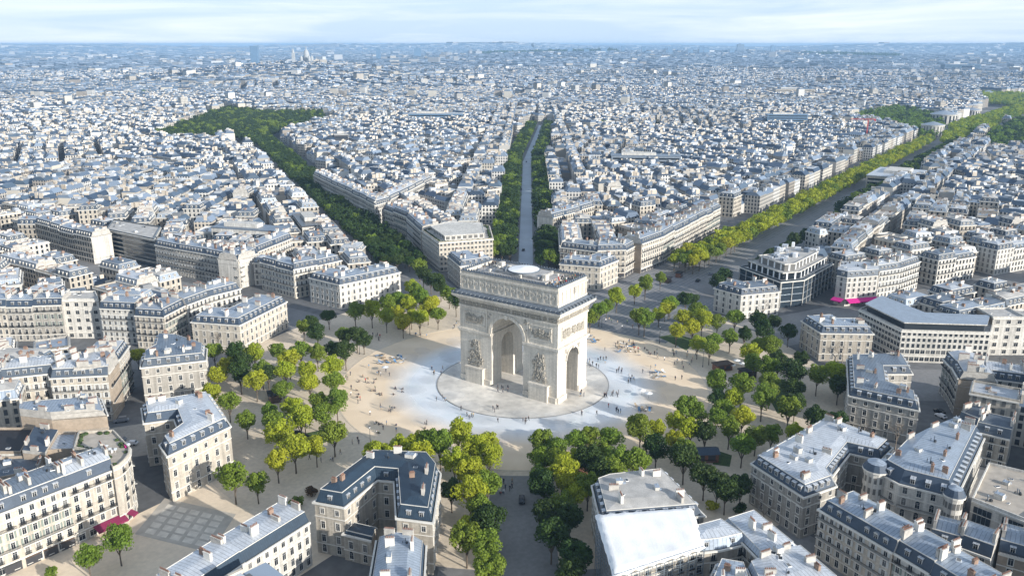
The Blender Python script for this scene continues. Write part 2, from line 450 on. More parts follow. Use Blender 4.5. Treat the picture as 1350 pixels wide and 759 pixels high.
    if shop:
        for i in range(n):
            if F[i] != 'f': continue
            a, b = Q[i], Q[(i + 1) % n]; L = math.dist(a, b)
            if L < 5: continue
            t = ((b[0] - a[0]) / L, (b[1] - a[1]) / L); nn = (t[1], -t[0]); ang = math.atan2(t[1], t[0])
            S = MB(); k = max(1, int(L / 3.6))
            for j in range(k):
                s = (j + .5) * L / k; c = (a[0] + t[0] * s + nn[0] * .05, a[1] + t[1] * s + nn[1] * .05)
                S.box(c, L / k * .8, .14, .15, ground - .75, ang, 0); S.box((c[0] + nn[0] * .03, c[1] + nn[1] * .03), L / k * .8, .2, ground - .74, ground - .32, ang, 1)
            S.build('shopfront', [M_SHOP, rs.choice([M_IRON, M_TRIM, M_WOODH])], root)
    # ---- roof
    R = MB(); top = ze + .05; roof_o = link('roof', bpy.data.meshes.new('roof'), root)
    ztop = ze
    if roof == 'mansard':
        e0 = inset(Q, [.25 * k for k in de]); i1, g1 = good_inset(Q, [d1 * k for k in de]); i2, g2 = good_inset(i1, [d2 * k for k in de])
        h2 = h2 * max(.25, max(g2) / d2)
        for lo, hi, z0, z1, m in ((e0, i1, top, ze + h1, 0), (i1, i2, ze + h1, ze + h1 + h2, 1)):
            for i in range(n):
                j = (i + 1) % n; a, b, c, d = lo[i], lo[j], hi[j], hi[i]
                if F[i] == 'p':
                    R.face([(*a, z0), (*b, z0), (*c, z1), (*d, z1)], 2, [(0, z0), (math.dist(a, b), z0), (math.dist(a, b), z1), (0, z1)]); continue
                L = math.dist(a, b); t = ((b[0] - a[0]) / max(L, 1e-6), (b[1] - a[1]) / max(L, 1e-6))
                uvs = [((q[0] - a[0]) * t[0] + (q[1] - a[1]) * t[1], zz) for q, zz in ((a, 0), (b, 0), (c, 1), (d, 1))]
                R.face([(*a, z0), (*b, z0), (*c, z1), (*d, z1)], m, uvs)
        ztop = ze + h1 + h2
        t0 = Q[0]; t1 = Q[1]; L = math.dist(t0, t1); tx = ((t1[0] - t0[0]) / L, (t1[1] - t0[1]) / L)
        R.face([(*p, ztop) for p in i2], 1, [(p[0] * tx[0] + p[1] * tx[1], p[1]) for p in i2])
        R.band(i1, inset(Q, [max(0, k - .12) for k in g1]), ze + h1 - .1, ze + h1 + .1, 3)
        core = i1
        if dorm:
            dp = dorm_pitch or pitch
            nd = 0
            for i in range(n):
                if F[i] == 'p': continue
                a, b = Q[i], Q[(i + 1) % n]; L = math.dist(a, b)
                if L < 4.5: continue
                t = ((b[0] - a[0]) / L, (b[1] - a[1]) / L); nn = (t[1], -t[0]); ang = math.atan2(t[1], t[0]) + PI
                mid = ((a[0] + b[0]) / 2 + cx, (a[1] + b[1]) / 2 + cy)
                see = nn[0] * (CAM[0] - mid[0]) + nn[1] * (CAM[1] - mid[1]) > 0
                k = max(1, int((L - 2.6) / dp))
                for j in range(k):
                    s = 1.3 + (j + .5) * (L - 2.6) / k
                    p = (a[0] + t[0] * s - nn[0] * .5, a[1] + t[1] * s - nn[1] * .5, ze + .55)
                    if lod == 0 and nd < 60: link('dormer', DORM[dorm], roof_o, p, ang, (1, 1, min(1, (h1 - .7) / 1.9))); nd += 1
                    elif see:
                        R.box((p[0] - nn[0] * .5, p[1] - nn[1] * .5), 1.15, 1.4, p[2], p[2] + 1.5, ang, 3, 1)
                        q = (p[0] + nn[0] * .215, p[1] + nn[1] * .215); tx2 = (math.cos(ang), math.sin(ang))
                        R.wall((q[0] + tx2[0] * .36, q[1] + tx2[1] * .36), (q[0] - tx2[0] * .36, q[1] - tx2[1] * .36), p[2] + .2, p[2] + 1.3, 4)
        roof_o.data = R.mesh('roof', [slate, zinc, M_STACK, M_TRIM, M_GLASS])
    else:   # flat terrace roof with parapet
        i1 = inset(Q, .35)
        R.band(i1, Q, ze, ze + .8, 0); R.face([(*p, ze + .06) for p in i1], 1)
        roof_o.data = R.mesh('roof', [stone, zinc]); core = inset(Q, 1.2); ztop = ze + .06; i2 = inset(Q, 2.5)
    # ---- roof furniture
    if chim:
        nc = 0
        for i in range(n):
            a, b = Q[i], Q[(i + 1) % n]; L = math.dist(a, b); t = ((b[0] - a[0]) / max(L, .01), (b[1] - a[1]) / max(L, .01)); nn = (-t[1], t[0])
            ang = math.atan2(t[1], t[0])
            if F[i] == 'p' and L > 6:
                for s in ((.34, .72) if L > 9 else (.5,)):
                    if rs.random() < .12: continue
                    sm = rs.choice([STACK[0], STACK[0], STACK[3], STACK[1]])
                    link('chimney', sm, roof_o, (a[0] + t[0] * L * s + nn[0] * .42, a[1] + t[1] * L * s + nn[1] * .42, ztop + rs.uniform(-.5, .1)), ang, (rs.uniform(.8, 1.2), 1, rs.uniform(.75, 1.1) * (.62 if lod else 1))); nc += 1
            elif F[i] != 'p' and L > 11 and chim != 'party' and nc < 14:
                k = int(L / 9.5)
                for j in range(k):
                    s = (j + .5 + rs.uniform(-.18, .18)) * L / k; dd = d1 + rs.uniform(1.4, 3.6)
                    p = (a[0] + t[0] * s + nn[0] * dd, a[1] + t[1] * s + nn[1] * dd)
                    if not inside(p[0], p[1], core): continue
                    link('chimney', rs.choice(STACK[1:]), roof_o, (p[0], p[1], ztop - .35), ang + (PI / 2 if rs.random() < .75 else 0), (1, 1, rs.uniform(.8, 1.2) * (.62 if lod else 1))); nc += 1
    if clutter:
        xs = [p[0] for p in core]; ys = [p[1] for p in core]
        A = abs(area(core))
        for _ in range(min(26, int(A / (13 if lod == 0 else 45)))):
            x, y = rs.uniform(min(xs), max(xs)), rs.uniform(min(ys), max(ys))
            if not inside(x, y, i2): continue
            kk = rs.random()
            if kk < .4: link('skylight', SKYL, roof_o, (x, y, ztop - .02), rs.uniform(0, 3), (rs.uniform(.7, 1.3),) * 3)
            elif kk < .66: link('roof_vent', VENT, roof_o, (x, y, ztop - .05), rs.uniform(0, 3), (rs.uniform(.8, 1.3),) * 3)
            elif kk < .74: link('aerial', AERIAL, roof_o, (x, y, ztop - .05), rs.uniform(0, 3))
            else: link('roof_hatch', HATCH, roof_o, (x, y, ztop), math.atan2(Q[1][1] - Q[0][1], Q[1][0] - Q[0][0]), (rs.uniform(.6, 1.1), rs.uniform(.6, 1.1), rs.uniform(.5, 1.1)))
    NB[0] += 1
    BUILT.append((root, cx, cy))
    return root

def px_poly(pts, z): return [at(x, y, z) for x, y in pts]
def strip(name, label, pts, z, depth, **k):
    P = strip_poly(px_poly(pts, z), depth); m = len(pts)
    ends = k.pop('ends', 'ff')
    fl = 'f' * (m - 1) + ends[1] + k.pop('back', 'c') * (m - 1) + ends[0]
    return building(name, label, P, z, fl, **k)

def leaves_early(rng, R):
    n = 140; d = rng.normal(size=(n, 3)); d /= np.linalg.norm(d, axis=1)[:, None]; d[:, 2] = np.abs(d[:, 2]); p = d * R * rng.uniform(.6, 1, (n, 1))
    a = rng.normal(size=(n, 3)); a /= np.linalg.norm(a, axis=1)[:, None]; b = np.cross(d, a); s = .2
    return np.stack([p - a * s, p + b * s, p + a * s, p - b * s], 1), None, None
def quad_mesh_early(name, V):
    me = bpy.data.meshes.new(name); me.from_pydata([tuple(v) for v in V.reshape(-1, 3)], [], [tuple(range(4 * i, 4 * i + 4)) for i in range(len(V))]); me.materials.append(M_PLANT); return me

# ------------------------------------------------------------------ mansions round the circus
HW = ['arch', 'tall', 'tall', 'small']
MAN = 'mansions round the circus'
def mansion(label, P, z, fl=None, **k):
    kw = dict(name='mansion', cat='mansion', group=MAN, floors=4, ground=3.2, wins=HW, h1=2.7, d1=1.5, d2=3.6, h2=.6, pitch=3.1, stone=M_BEIGE, slate=M_SLATE, zinc=M_ZINC)
    kw.update(k); nm = kw.pop('name')
    return building(nm, label, P, z, fl, **kw)
def mstrip(label, pts, z, depth, **k):
    P = strip_poly(px_poly(pts, z), depth); m = len(pts)
    return mansion(label, P, z, 'f' * m + 'c' * (m - 1) + 'f', **k)

mansion('cream mansion with notch courtyard and pale zinc roof, beside the slab paving at left',
        px_poly([(220.6, 600.6), (303.2, 561.6), (277, 523), (187, 538), (190, 557.4), (230, 552), (236, 568), (211, 586)], 14.9), 14.9,
        'fffffccf', zinc=M_ZINCW, stone=M_CREAM, d2=2.6)
mansion('grey stone mansion with dull grey zinc roof, behind the notch courtyard mansion',
        px_poly([(185.8, 484.4), (271, 474.8), (272.4, 459.7), (235, 447), (206, 446), (202, 462), (188, 470)], 14.0), 14.0, 'fffccff', stone=M_GREY, slate=M_SLATE2, zinc=M_ZINCD, d2=2.2)
mstrip('long beige mansion with a row of stout chimneys behind the left grove', [(252.3, 424.3), (315.4, 428.7), (377.7, 397.5)], 13, 15, stone=M_CREAM)
mstrip('pale mansion with blue slate roof behind the yellow grove left of the arch', [(407.4, 366), (447.5, 375.5), (527.6, 358.6)], 13, 15, stone=M_PLASTER)
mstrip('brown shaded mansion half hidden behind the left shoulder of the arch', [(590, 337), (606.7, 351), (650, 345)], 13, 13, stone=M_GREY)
mstrip('beige mansion with sunlit side just right of the arch top', [(738, 348), (791, 352.3), (815, 342.8)], 13, 14, stone=M_CREAM)
mstrip('pale low mansion at the foot of the dark stepped glass building', [(942, 379.6), (977.2, 389.2), (1028.5, 384.3)], 12, 14, stone=M_PLASTER, zinc=M_ZINCD)
mstrip('grey stone mansion with bare branches before it, beside long white office', [(1057, 422.8), (1082.5, 439), (1151.4, 440)], 12.3, 14, stone=M_BEIGE)
mansion('shaded stone mansion with curved left front and court, below the long white office',
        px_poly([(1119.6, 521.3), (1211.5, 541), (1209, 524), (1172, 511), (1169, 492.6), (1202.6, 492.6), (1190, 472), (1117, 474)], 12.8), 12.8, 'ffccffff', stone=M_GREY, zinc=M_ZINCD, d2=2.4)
mansion('brown mansion with L shaped white zinc roof and many box dormers, right foreground',
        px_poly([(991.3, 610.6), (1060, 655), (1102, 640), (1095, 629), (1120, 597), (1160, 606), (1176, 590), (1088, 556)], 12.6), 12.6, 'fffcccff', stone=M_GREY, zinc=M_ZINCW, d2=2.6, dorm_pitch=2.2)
mansion('weathered stone mansion with flat patched zinc roof standing behind the white tarpaulin',
        px_poly([(781, 640), (793, 690), (928, 679), (874, 625), (800, 633)], 13), 13, 'fffff', stone=M_BEIGE, zinc=M_GRAVEL, d2=4.0)
mansion('cream mansion with steep navy slate roof round a courtyard beside the wide shaded avenue',
        px_poly([(414.5, 661), (453.5, 668), (497, 632), (520, 634), (523, 682), (570, 688), (580, 624), (566, 607), (490, 604)], 14.8), 14.8, 'fccccffff',
        stone=M_CREAM, slate=M_NAVY, zinc=M_NAVY, d1=1.2, h1=3.3, d2=3.4, h2=1.2)

# ------------------------------------------------------------------ houses and offices in front of and between the mansions
HS = dict(name='apartment_building', cat='building')
def house(label, pts, z, fl=None, **k):
    kw = dict(HS); kw.update(k); nm = kw.pop('name')
    return building(nm, label, px_poly(pts, z), z, fl, **kw)
LINE = 'apartment rows lining the streets'
CNAME = {M_CREAM: 'cream', M_PLASTER: 'white', M_BEIGE: 'beige', M_GREY: 'grey', M_BROWNWALL: 'brown'}
ROWB = []
def row(what, pts, z, depth, flen=15, **k):
    """split a facade polyline into houses; what(i) -> label"""
    P = strip_poly(px_poly(pts, z), depth); m = len(pts)
    Fr, Bk = P[:m], P[m:][::-1]
    ends = k.pop('ends', 'pp'); idx = 0
    mats = k.pop('mats', STONES); zv = k.pop('zvar', .7); wv = k.pop('winsets', [['tall', 'rail', 'rail', 'rail', 'tall'], ['tall', 'tall', 'rail', 'tall', 'small'], ['tall', 'shut', 'shut', 'shut', 'shut', 'small'], ['tall', 'rail', 'shutg', 'shutg', 'rail', 'tall'], ['tall', 'rail', 'shut', 'rail', 'shut', 'tall']])
    fixed = dict(HS); fixed.update(dict(group=LINE, floors=5, ground=3.0, pitch=2.35, balc=(2, 4))); fixed.update(k); nm = fixed.pop('name')
    total = sum(max(1, round(math.dist(Fr[i], Fr[i + 1]) / flen)) for i in range(m - 1))
    rs = random.Random(int(pts[0][0] * 7 + pts[0][1]))
    for i in range(m - 1):
        L = math.dist(Fr[i], Fr[i + 1]); q = max(1, round(L / flen))
        cuts = [0] + sorted((j + rs.uniform(-.15, .15)) / q for j in range(1, q)) + [1]
        for j in range(q):
            a, b = cuts[j], cuts[j + 1]
            lp = lambda A, B, s: (A[0] + (B[0] - A[0]) * s, A[1] + (B[1] - A[1]) * s)
            quad = [lp(Fr[i], Fr[i + 1], a), lp(Fr[i], Fr[i + 1], b), lp(Bk[i], Bk[i + 1], b), lp(Bk[i], Bk[i + 1], a)]
            e1 = ends[1] if idx == total - 1 else 'p'; e0 = ends[0] if idx == 0 else 'p'
            kk = dict(fixed); kk.setdefault('stone', mats[rs.randrange(len(mats))]); kk.setdefault('wins', rs.choice(wv)); kk['seed'] = rs.randrange(9999)
            kk.setdefault('balc', (2, 4))
            building(nm, f'{CNAME[kk["stone"]]} ' + what(idx, total), quad, z + rs.uniform(-zv, zv), 'f' + e1 + 'c' + e0, **kk)
            idx += 1
def ordn(i): return ['first', 'second', 'third', 'fourth', 'fifth', 'sixth', 'seventh', 'eighth', 'ninth', 'tenth', 'eleventh', 'twelfth', 'thirteenth', 'fourteenth', 'fifteenth', 'sixteenth', 'seventeenth', 'eighteenth', 'nineteenth', 'twentieth'][i] if i < 20 else f'{i + 1}th'
def lab(base, frm):
    return lambda i, n: f'{base}, {ordn(i)} from {frm}' if n > 1 else base

# bottom left: the sunlit row with the maroon awning
row(lab('house with blue slate attic, bottom left row', 'the frame edge'),
    [(-42, 692), (18.7, 669.6), (89.6, 642)], 17, 12, 17, slate=M_SLATE, zinc=M_ZINCD, shop=True, stone=M_CREAM, ends='pp', floors=6, zvar=.3)
house('cream house with long slate attic above the maroon awning, bottom left row',
      [(89.6, 642), (149, 618.5), (133, 598), (64, 622)], 17, 'fpcp', stone=M_CREAM, slate=M_SLATE, zinc=M_ZINCW, floors=6, ground=3.4, pitch=2.3, wins=['wide', 'tall', 'rail', 'rail', 'tall', 'rail'], balc=(2, 5), d2=3, dorm_pitch=5)
h_ = house('cream corner house with rounded end and a planted roof terrace, bottom left row',
      [(149, 618.5), (157, 615), (166, 607), (171, 599), (171.5, 592), (150, 569), (104, 571), (98, 592), (133, 598)], 17.6, 'fffffccpp', stone=M_CREAM, slate=M_SLATE, zinc=M_TERR,
      roof='flat', floors=6, ground=3.4, pitch=2.3, wins=['wide', 'tall', 'rail', 'rail', 'tall', 'rail'], balc=(2, 4), chim=False, clutter=False)
hp, _ = edges_ccw(px_poly([(149, 618.5), (157, 615), (166, 607), (171, 599), (171.5, 592), (150, 569), (104, 571), (98, 592), (133, 598)], 17.6), 'f' * 9)
hi_ = inset([(p[0] - h_.location[0], p[1] - h_.location[1]) for p in hp], 1.1); rs = random.Random(4)
for i in range(9):
    a, b_ = hi_[i], hi_[(i + 1) % 9]; L = math.dist(a, b_)
    for j in range(int(L / 1.7)):
        if rs.random() < .25: continue
        s = (j + .5) / max(1, int(L / 1.7)); V, val, _ = leaves_early(np.random.default_rng(i * 30 + j), rs.uniform(.5, .9))
        o = link('terrace_shrub', quad_mesh_early('terrace_shrub', V), h_, (a[0] + (b_[0] - a[0]) * s, a[1] + (b_[1] - a[1]) * s, 17.66)); 
cx_, cy_ = (sum(p[0] for p in hi_) / 9, sum(p[1] for p in hi_) / 9)
for k in range(7):
    b = MB(); b.box((0, 0), 1.4, .8, .7, .76, 0, 0, None, True)
    for q in (-.6, .6): b.box((q, 0), .06, .06, 0, .7, 0, 0); b.box((q * .7, .9), .45, .45, 0, .45, 0, 1); b.box((q * .7, 1.1), .45, .06, .45, .85, 0, 1)
    o = b.build('terrace_table', [M_WHITE, [M_WHITE, M_MAGENTA][k % 2]], h_); o.location = (cx_ + rs.uniform(-5, 5), cy_ + rs.uniform(-3, 3), 17.66); o.rotation_euler = (0, 0, rs.uniform(0, 3))
house('slate roofed back building beside the plant filled terrace at left', [(30, 597), (60, 600), (77, 570), (46, 566)], 14.5, 'pppp', roof='mansard', slate=M_SLATE, zinc=M_SLATE, d1=.5, h1=.8, d2=2, h2=.8, dorm=None, floors=4, stone=M_BROWNWALL)
house('low back building with pale zinc roof between slate roof and plant terrace', [(62, 596), (98, 594), (101, 572), (76, 572)], 14.2, 'pppp', roof='flat', zinc=M_ZINCW, stone=M_BROWNWALL, chim=False)
house('house with bright blue zinc roof and bare brown party wall facing the plant terrace', [(68, 553), (141, 547), (133, 526), (28, 534), (27, 548)], 16, 'pfcpp', stone=M_BROWNWALL, stone_top=M_BROWNWALL, slate=M_SLATE, zinc=M_ZINC, d1=1, h1=1.6, d2=3, h2=1)
house('dark garden terrace house at the left edge with furniture on its flat roof', [(-30, 598), (28, 598), (46, 566), (-20, 566)], 12, 'pppp', roof='flat', zinc=M_BLACKT, stone=M_BROWNWALL, chim=False)
house('grey brown courtyard house behind the bottom left row', [(-40, 640), (50, 622), (60, 602), (-30, 606)], 12.5, 'pppp', roof='flat', zinc=M_SLATE2, stone=M_BROWNWALL)

# left: block across the narrow street
row(lab('apartment house with long balconies facing the bright blue roof', 'the left'), [(-40, 503), (2, 499.5), (64, 493), (66, 498), (142, 494)], 17.5, 13, 17, floors=6, zinc=M_ZINCW, slate=M_SLATE2, stone=M_CREAM, zvar=.4)
row(lab('house lining the narrow street at left', 'its corner'), [(143, 494), (170, 456.5)], 17, 12, 14, wins=['tall', 'shutg', 'shutg', 'shutg', 'rail', 'tall'], floors=6, stone=M_BEIGE, zinc=M_ZINCW, shop=True, ends='pf')
# left middle block
row(lab('house with iron balconies left of the flat roofed one', 'the left'), [(-40, 404), (43, 403), (81, 402)], 16.5, 12, 15, zinc=M_ZINC, slate=M_SLATE)
house('flat white facade house with roof garden standing taller in the left row', [(82, 396), (130, 395.5), (126, 385), (80, 386)], 18, 'fpcp', roof='flat', stone=M_PLASTER, zinc=M_GRAVEL, wins=['wide'], floors=5, pitch=3.6, chim=False)
row(lab('balconied house right of the flat roofed one', 'it'), [(131, 405), (176, 407)], 16.5, 12, 15, zinc=M_ZINC, slate=M_SLATE, floors=6)
row(lab('corner house with blue mansard beside long beige mansion', 'its left'), [(177, 414), (216, 416.5), (244, 402)], 15.5, 13, 22, zinc=M_ZINC, slate=M_SLATE, floors=5, ends='pp', stone=M_CREAM)
row(lab('balconied house behind the long beige mansion', 'its left corner'), [(246, 401), (278, 389), (317, 379)], 16, 12, 14, zinc=M_ZINC, floors=5, stone=M_PLASTER, ends='pf')
# behind: avenue block
house('dark glass office block with horizontal strips above the left rooftops', [(141, 303), (203, 316), (212, 300), (150, 290)], 17, 'ffff', roof='flat', stone=M_DGLASS, zinc=M_GRAVEL, wins=[None], floors=6, pitch=2.4, chim=False)
hp, _ = edges_ccw(px_poly([(141, 303), (203, 316), (212, 300), (150, 290)], 17), 'ffff'); dg_ = BUILT[-1][0]; hp = [(p[0] - dg_.location[0], p[1] - dg_.location[1]) for p in hp]; b = MB()
for k in range(1, 7): b.band(hp, inset(hp, -.5), k * 2.7 - .35, k * 2.7, 0)
b.build('floor_bands', [M_GREY], dg_)
row(lab('house with blue mansard right of the dark glass office', 'it'), [(204, 322), (233, 328), (268, 334), (313, 343)], 16, 13, 16, zinc=M_ZINC, slate=M_SLATE, floors=6, ends='pp', stone=M_GREY)
row(lab('balconied house on the ring street left of the tree avenue', 'its corner'), [(314, 343), (340, 333), (385, 315)], 16, 13, 18, zinc=M_ZINC, slate=M_SLATE, floors=6, stone=M_CREAM)
row(lab('balconied house behind the pale blue roofed mansion', 'its left end'), [(343, 345), (387, 356), (418, 350), (450, 343)], 15.5, 12, 15, zinc=M_ZINC, slate=M_SLATE, floors=5, ends='ff', stone=M_CREAM)
row(lab('blue roofed house, far left row', 'the left'), [(23, 295), (47, 295), (97, 308), (120, 313)], 16.5, 13, 18, zinc=M_ZINC, slate=M_SLATE, stone=M_BEIGE, lod=1)
# between the left tree avenue and the central avenue
row(lab('tall house right of the left tree avenue', 'the far end'), [(413, 230), (494, 270), (515, 263.7), (570, 236)], 16.5, 13, 19, zinc=M_ZINCW, slate=M_SLATE, stone=M_PLASTER, lod=1)
row(lab('house beside the dark canopy left of the arch', 'the far end'), [(506.5, 275), (536, 287), (555, 304)], 16.5, 13, 18, zinc=M_ZINC, slate=M_SLATE, stone=M_CREAM)
house('long office with square windows and a roof garden just left of the arch top', [(556, 304), (579, 320.7), (650, 315.5), (645, 298), (590, 296)], 17, 'fffcp', roof='flat', stone=M_CREAM, zinc=M_GRAVEL, wins=['wide', 'small', 'small', 'small', 'small', 'small'], floors=6, pitch=2.2, chim=False)
rg_ = BUILT[-1][0]; rs = random.Random(6); rp, _ = edges_ccw(px_poly([(556, 304), (579, 320.7), (650, 315.5), (645, 298), (590, 296)], 17), 'fffff'); rp = inset([(p[0] - rg_.location[0], p[1] - rg_.location[1]) for p in rp], 1.6)
for i in range(5):
    a, c = rp[i], rp[(i + 1) % 5]; L = math.dist(a, c)
    for j in range(int(L / 1.6)):
        if rs.random() < .35: continue
        V, _v, _c = leaves_early(np.random.default_rng(500 + i * 40 + j), rs.uniform(.6, 1.1)); s = (j + .5) / int(L / 1.6)
        link('roof_shrub', quad_mesh_early('roof_shrub', V), rg_, (a[0] + (c[0] - a[0]) * s, a[1] + (c[1] - a[1]) * s, 17.1))
b = MB(); pq = inset(rp, 3.4); b.prism(pq, 17.07, 20.0, 0); b.band(pq, inset(pq, -.4), 19.8, 20.2, 0)
for i in range(5):
    a, c = pq[i], pq[(i + 1) % 5]; L = math.dist(a, c); ang = math.atan2(c[1] - a[1], c[0] - a[0]); nn = (math.sin(ang), -math.cos(ang)); q = int(L / 3)
    for j in range(q): s = (j + .5) / q; b.box((a[0] + (c[0] - a[0]) * s + nn[0] * .05, a[1] + (c[1] - a[1]) * s + nn[1] * .05), 2.1, .12, 17.6, 19.4, ang, 1)
b.build('penthouse', [M_PLASTER, M_GLASS], rg_)
# right of the arch: central avenue corner and the north front of the great avenue
row(lab('house behind the mansion right of the arch', 'the central avenue'), [(737, 300), (738.5, 325), (788, 331), (825, 330), (842, 320.7)], 16, 13, 17, zinc=M_ZINC, slate=M_SLATE, stone=M_CREAM, shop=True)
row(lab('sunlit house on the left front of the great avenue', 'the circus'), [(846, 323), (874.5, 313), (889, 304.5), (921, 289), (950, 275)], 17, 13, 17, zinc=M_ZINC, slate=M_SLATE, shop=True, floors=6, stone=M_CREAM)
row(lab('house facing the central avenue from the right', 'the arch'), [(729, 287), (783, 272)], 16, 13, 15, zinc=M_ZINC, slate=M_SLATE, stone=M_CREAM, lod=1)
# right: glass building, awning corner, long office
GP = strip_poly(px_poly([(976, 352), (1030, 372), (1060, 369), (1098, 348)], 13.5), 30)
g_root = building('glass_building', 'dark stepped glass building with white piers and planted terraces right of the great avenue', GP, 13.5, 'fffffff' + 'f', cat='building', roof='flat', stone=M_DGLASS, zinc=M_GRAVEL,
                  floors=4, wins=[None], pitch=2.1, chim=False, clutter=False)
gq, _ = edges_ccw(GP, 'f' * len(GP)); gx, gy = g_root.location[0], g_root.location[1]
gq = [(p[0] - gx, p[1] - gy) for p in gq]
for k, (ins, z0, z1) in enumerate(((3.0, 13.56, 17.0), (6.5, 17.06, 20.4))):
    t = MB(); pp = inset(gq, ins); t.prism(pp, z0, z1, 0, True, 1); t.band(pp, inset(gq, ins - .35), z1 - .1, z1 + .5, 3)
    for i in range(len(pp)):
        a, b = pp[i], pp[(i + 1) % len(pp)]; L = math.dist(a, b); nk = max(1, int(L / 4.2)); ang = math.atan2(b[1] - a[1], b[0] - a[0]); nn = (math.sin(ang), -math.cos(ang))
        for j in range(nk):
            s = (j + .5) / nk; t.box((a[0] + (b[0] - a[0]) * s + nn[0] * .1, a[1] + (b[1] - a[1]) * s + nn[1] * .1), .9, .2, z0, z1 - .12, ang, 2)
    t.build('terrace_storey', [M_GLASS, M_GRAVEL, M_WHITE, M_PLASTER], g_root)
tz = MB(); rs = random.Random(5); c5 = inset(gq, 9)
for _ in range(60):
    x = rs.uniform(min(p[0] for p in c5), max(p[0] for p in c5)); y = rs.uniform(min(p[1] for p in c5), max(p[1] for p in c5))
    if inside(x, y, c5): tz.box((x, y), rs.uniform(1, 4), rs.uniform(1, 3), 20.41, 20.4 + rs.uniform(.6, 2.6), rs.uniform(0, .3), rs.choice([0, 1, 1, 2]))
tz.build('rooftop_plant', [M_ZINCD, M_ZINCW, M_WHITE], g_root)
fins = MB()
for i in range(len(gq)):
    a, b = gq[i], gq[(i + 1) % len(gq)]; L = math.dist(a, b); nk = max(1, int(L / 5.0)); ang = math.atan2(b[1] - a[1], b[0] - a[0]); nn = (math.sin(ang), -math.cos(ang))
    for j in range(nk + 1):
        s = j / nk; fins.box((a[0] + (b[0] - a[0]) * s + nn[0] * .22, a[1] + (b[1] - a[1]) * s + nn[1] * .22), .3, .4, .2, 13.4, ang, 0)
    for zz in (3.3, 6.7, 10.1): fins.box(((a[0] + b[0]) / 2 + nn[0] * .16, (a[1] + b[1]) / 2 + nn[1] * .16), L - .6, .3, zz - .12, zz + .12, ang, 1)
fins.build('facade_piers', [M_PLASTER, M_STEEL], g_root)
# awning corner
house('cream corner house above the magenta awning', [(1103, 363), (1117, 366), (1158, 363), (1154, 351), (1108, 351)], 15, 'ffpcp', stone=M_PLASTER, slate=M_SLATE2, zinc=M_ZINCW, floors=5, pitch=2.6, wins=['tall', 'tall'], ground=4)
def awning(label, pts, z, out, drop, mat, name='awning'):
    """sloping cloth canopy along a facade polyline given as world points"""
    b = MB(); P = [Vector(p) for p in pts]; cx = Vector((CAM[0], CAM[1]))
    base = P[0].copy()
    for i in range(len(P) - 1):
        t = (P[i + 1] - P[i]).normalized(); n = Vector((t.y, -t.x))
        if n.dot(cx - P[i]) < 0: n = -n
        a, c = P[i] + n * .5 - base, P[i + 1] + n * .5 - base; d, e = P[i] + n * (out + .5) - base, P[i + 1] + n * (out + .5) - base
        b.face([(*a, z), (*c, z), (*e, z - drop), (*d, z - drop)], 0); b.face([(*d, z - drop), (*e, z - drop), (*e, z - drop - .5), (*d, z - drop - .5)], 0)
        b.face([(*a, z - .06), (*c, z - .06), (*e, z - drop - .06), (*d, z - drop - .06)], 0)
    o = b.build(name, [mat]); o.location = (base.x, base.y, 0)
    tag(o, label, 'awning'); return o
awning('magenta awning wrapped round the ground floor of the white corner house', px_poly([(1103, 363), (1117, 366), (1158, 363)], 15), 4.0, 3.2, 1.0, M_MAGENTA)
awning('maroon awning along the cafe at the rounded corner in the bottom left row', px_poly([(112, 633.5), (153, 617), (160, 611.5)], 17), 3.5, 2.6, .9, M_MAROON)
row(lab('house right of the magenta awning corner', 'that corner'), [(1159, 359), (1187, 354.7), (1213, 346)], 14.5, 12, 15, zinc=M_ZINCW, slate=M_SLATE2, stone=M_PLASTER, ends='pf')
OP = [(1133, 409), (1189, 436.6), (1306, 440), (1310, 424), (1220, 420), (1160, 396)]
o_root = building('office_building', 'long white modern office with ribbon windows and set back top floor', px_poly(OP, 13.5), 13.5, 'fffccf', cat='office', roof='flat', stone=M_PLASTER, zinc=M_GRAVEL, floors=5, ground=3.0,
                  wins=['wide'], pitch=1.95, chim=False, clutter=False)
oq, _ = edges_ccw(px_poly(OP, 13.5), 'f' * 6); oq = [(p[0] - o_root.location[0], p[1] - o_root.location[1]) for p in oq]
pt = MB(); pp = inset(oq, 2.6); pt.prism(pp, 13.6, 16.4, 0, False); pt.prism(inset(oq, 1.7), 16.4, 16.9, 1, True, 2, True); pt.build('penthouse', [M_GLASS, M_PLASTER, M_ZINC], o_root)
row(lab('grid fronted house right of the long white office', 'it'), [(1309, 421), (1352, 421), (1400, 421)], 16, 13, 20, zinc=M_GRAVEL, roof='flat', stone=M_PLASTER, balc=(), wins=['wide'], pitch=3.2, chim=False)
row(lab('house with blue mansard along the right side street', 'the top'), [(1244, 472), (1255, 484), (1264, 499.5)], 14, 12, 14, zinc=M_ZINCW, slate=M_SLATE, stone=M_GREY, ends='pp')
row(lab('house with box dormers at the right edge', 'the left'), [(1299.5, 498), (1352, 505), (1410, 512)], 14, 12, 18, zinc=M_ZINCW, slate=M_SLATE, stone=M_PLASTER, balc=(), wins=['tall'])
row(lab('low house with grey slate roof above the turreted house', 'the left'), [(1262, 556), (1286, 566), (1332, 576.6)], 11.5, 12, 24, zinc=M_SLATE2, slate=M_SLATE2, stone=M_BEIGE, floors=4, balc=())
t_root = house('ornate cream house with corner turrets and pale blue roof at right', [(1153, 619), (1185, 637), (1260, 656), (1297, 577), (1255, 567), (1172, 600)], 13.5, 'fffppf', stone=M_PLASTER, slate=M_SLATE, zinc=M_ZINC, floors=4, wins=['arch'],
      pitch=3.1, d1=2.6, h1=3.4, d2=3, h2=.8, balc=(2,), name='turreted_house', stone_top=M_PLASTER)
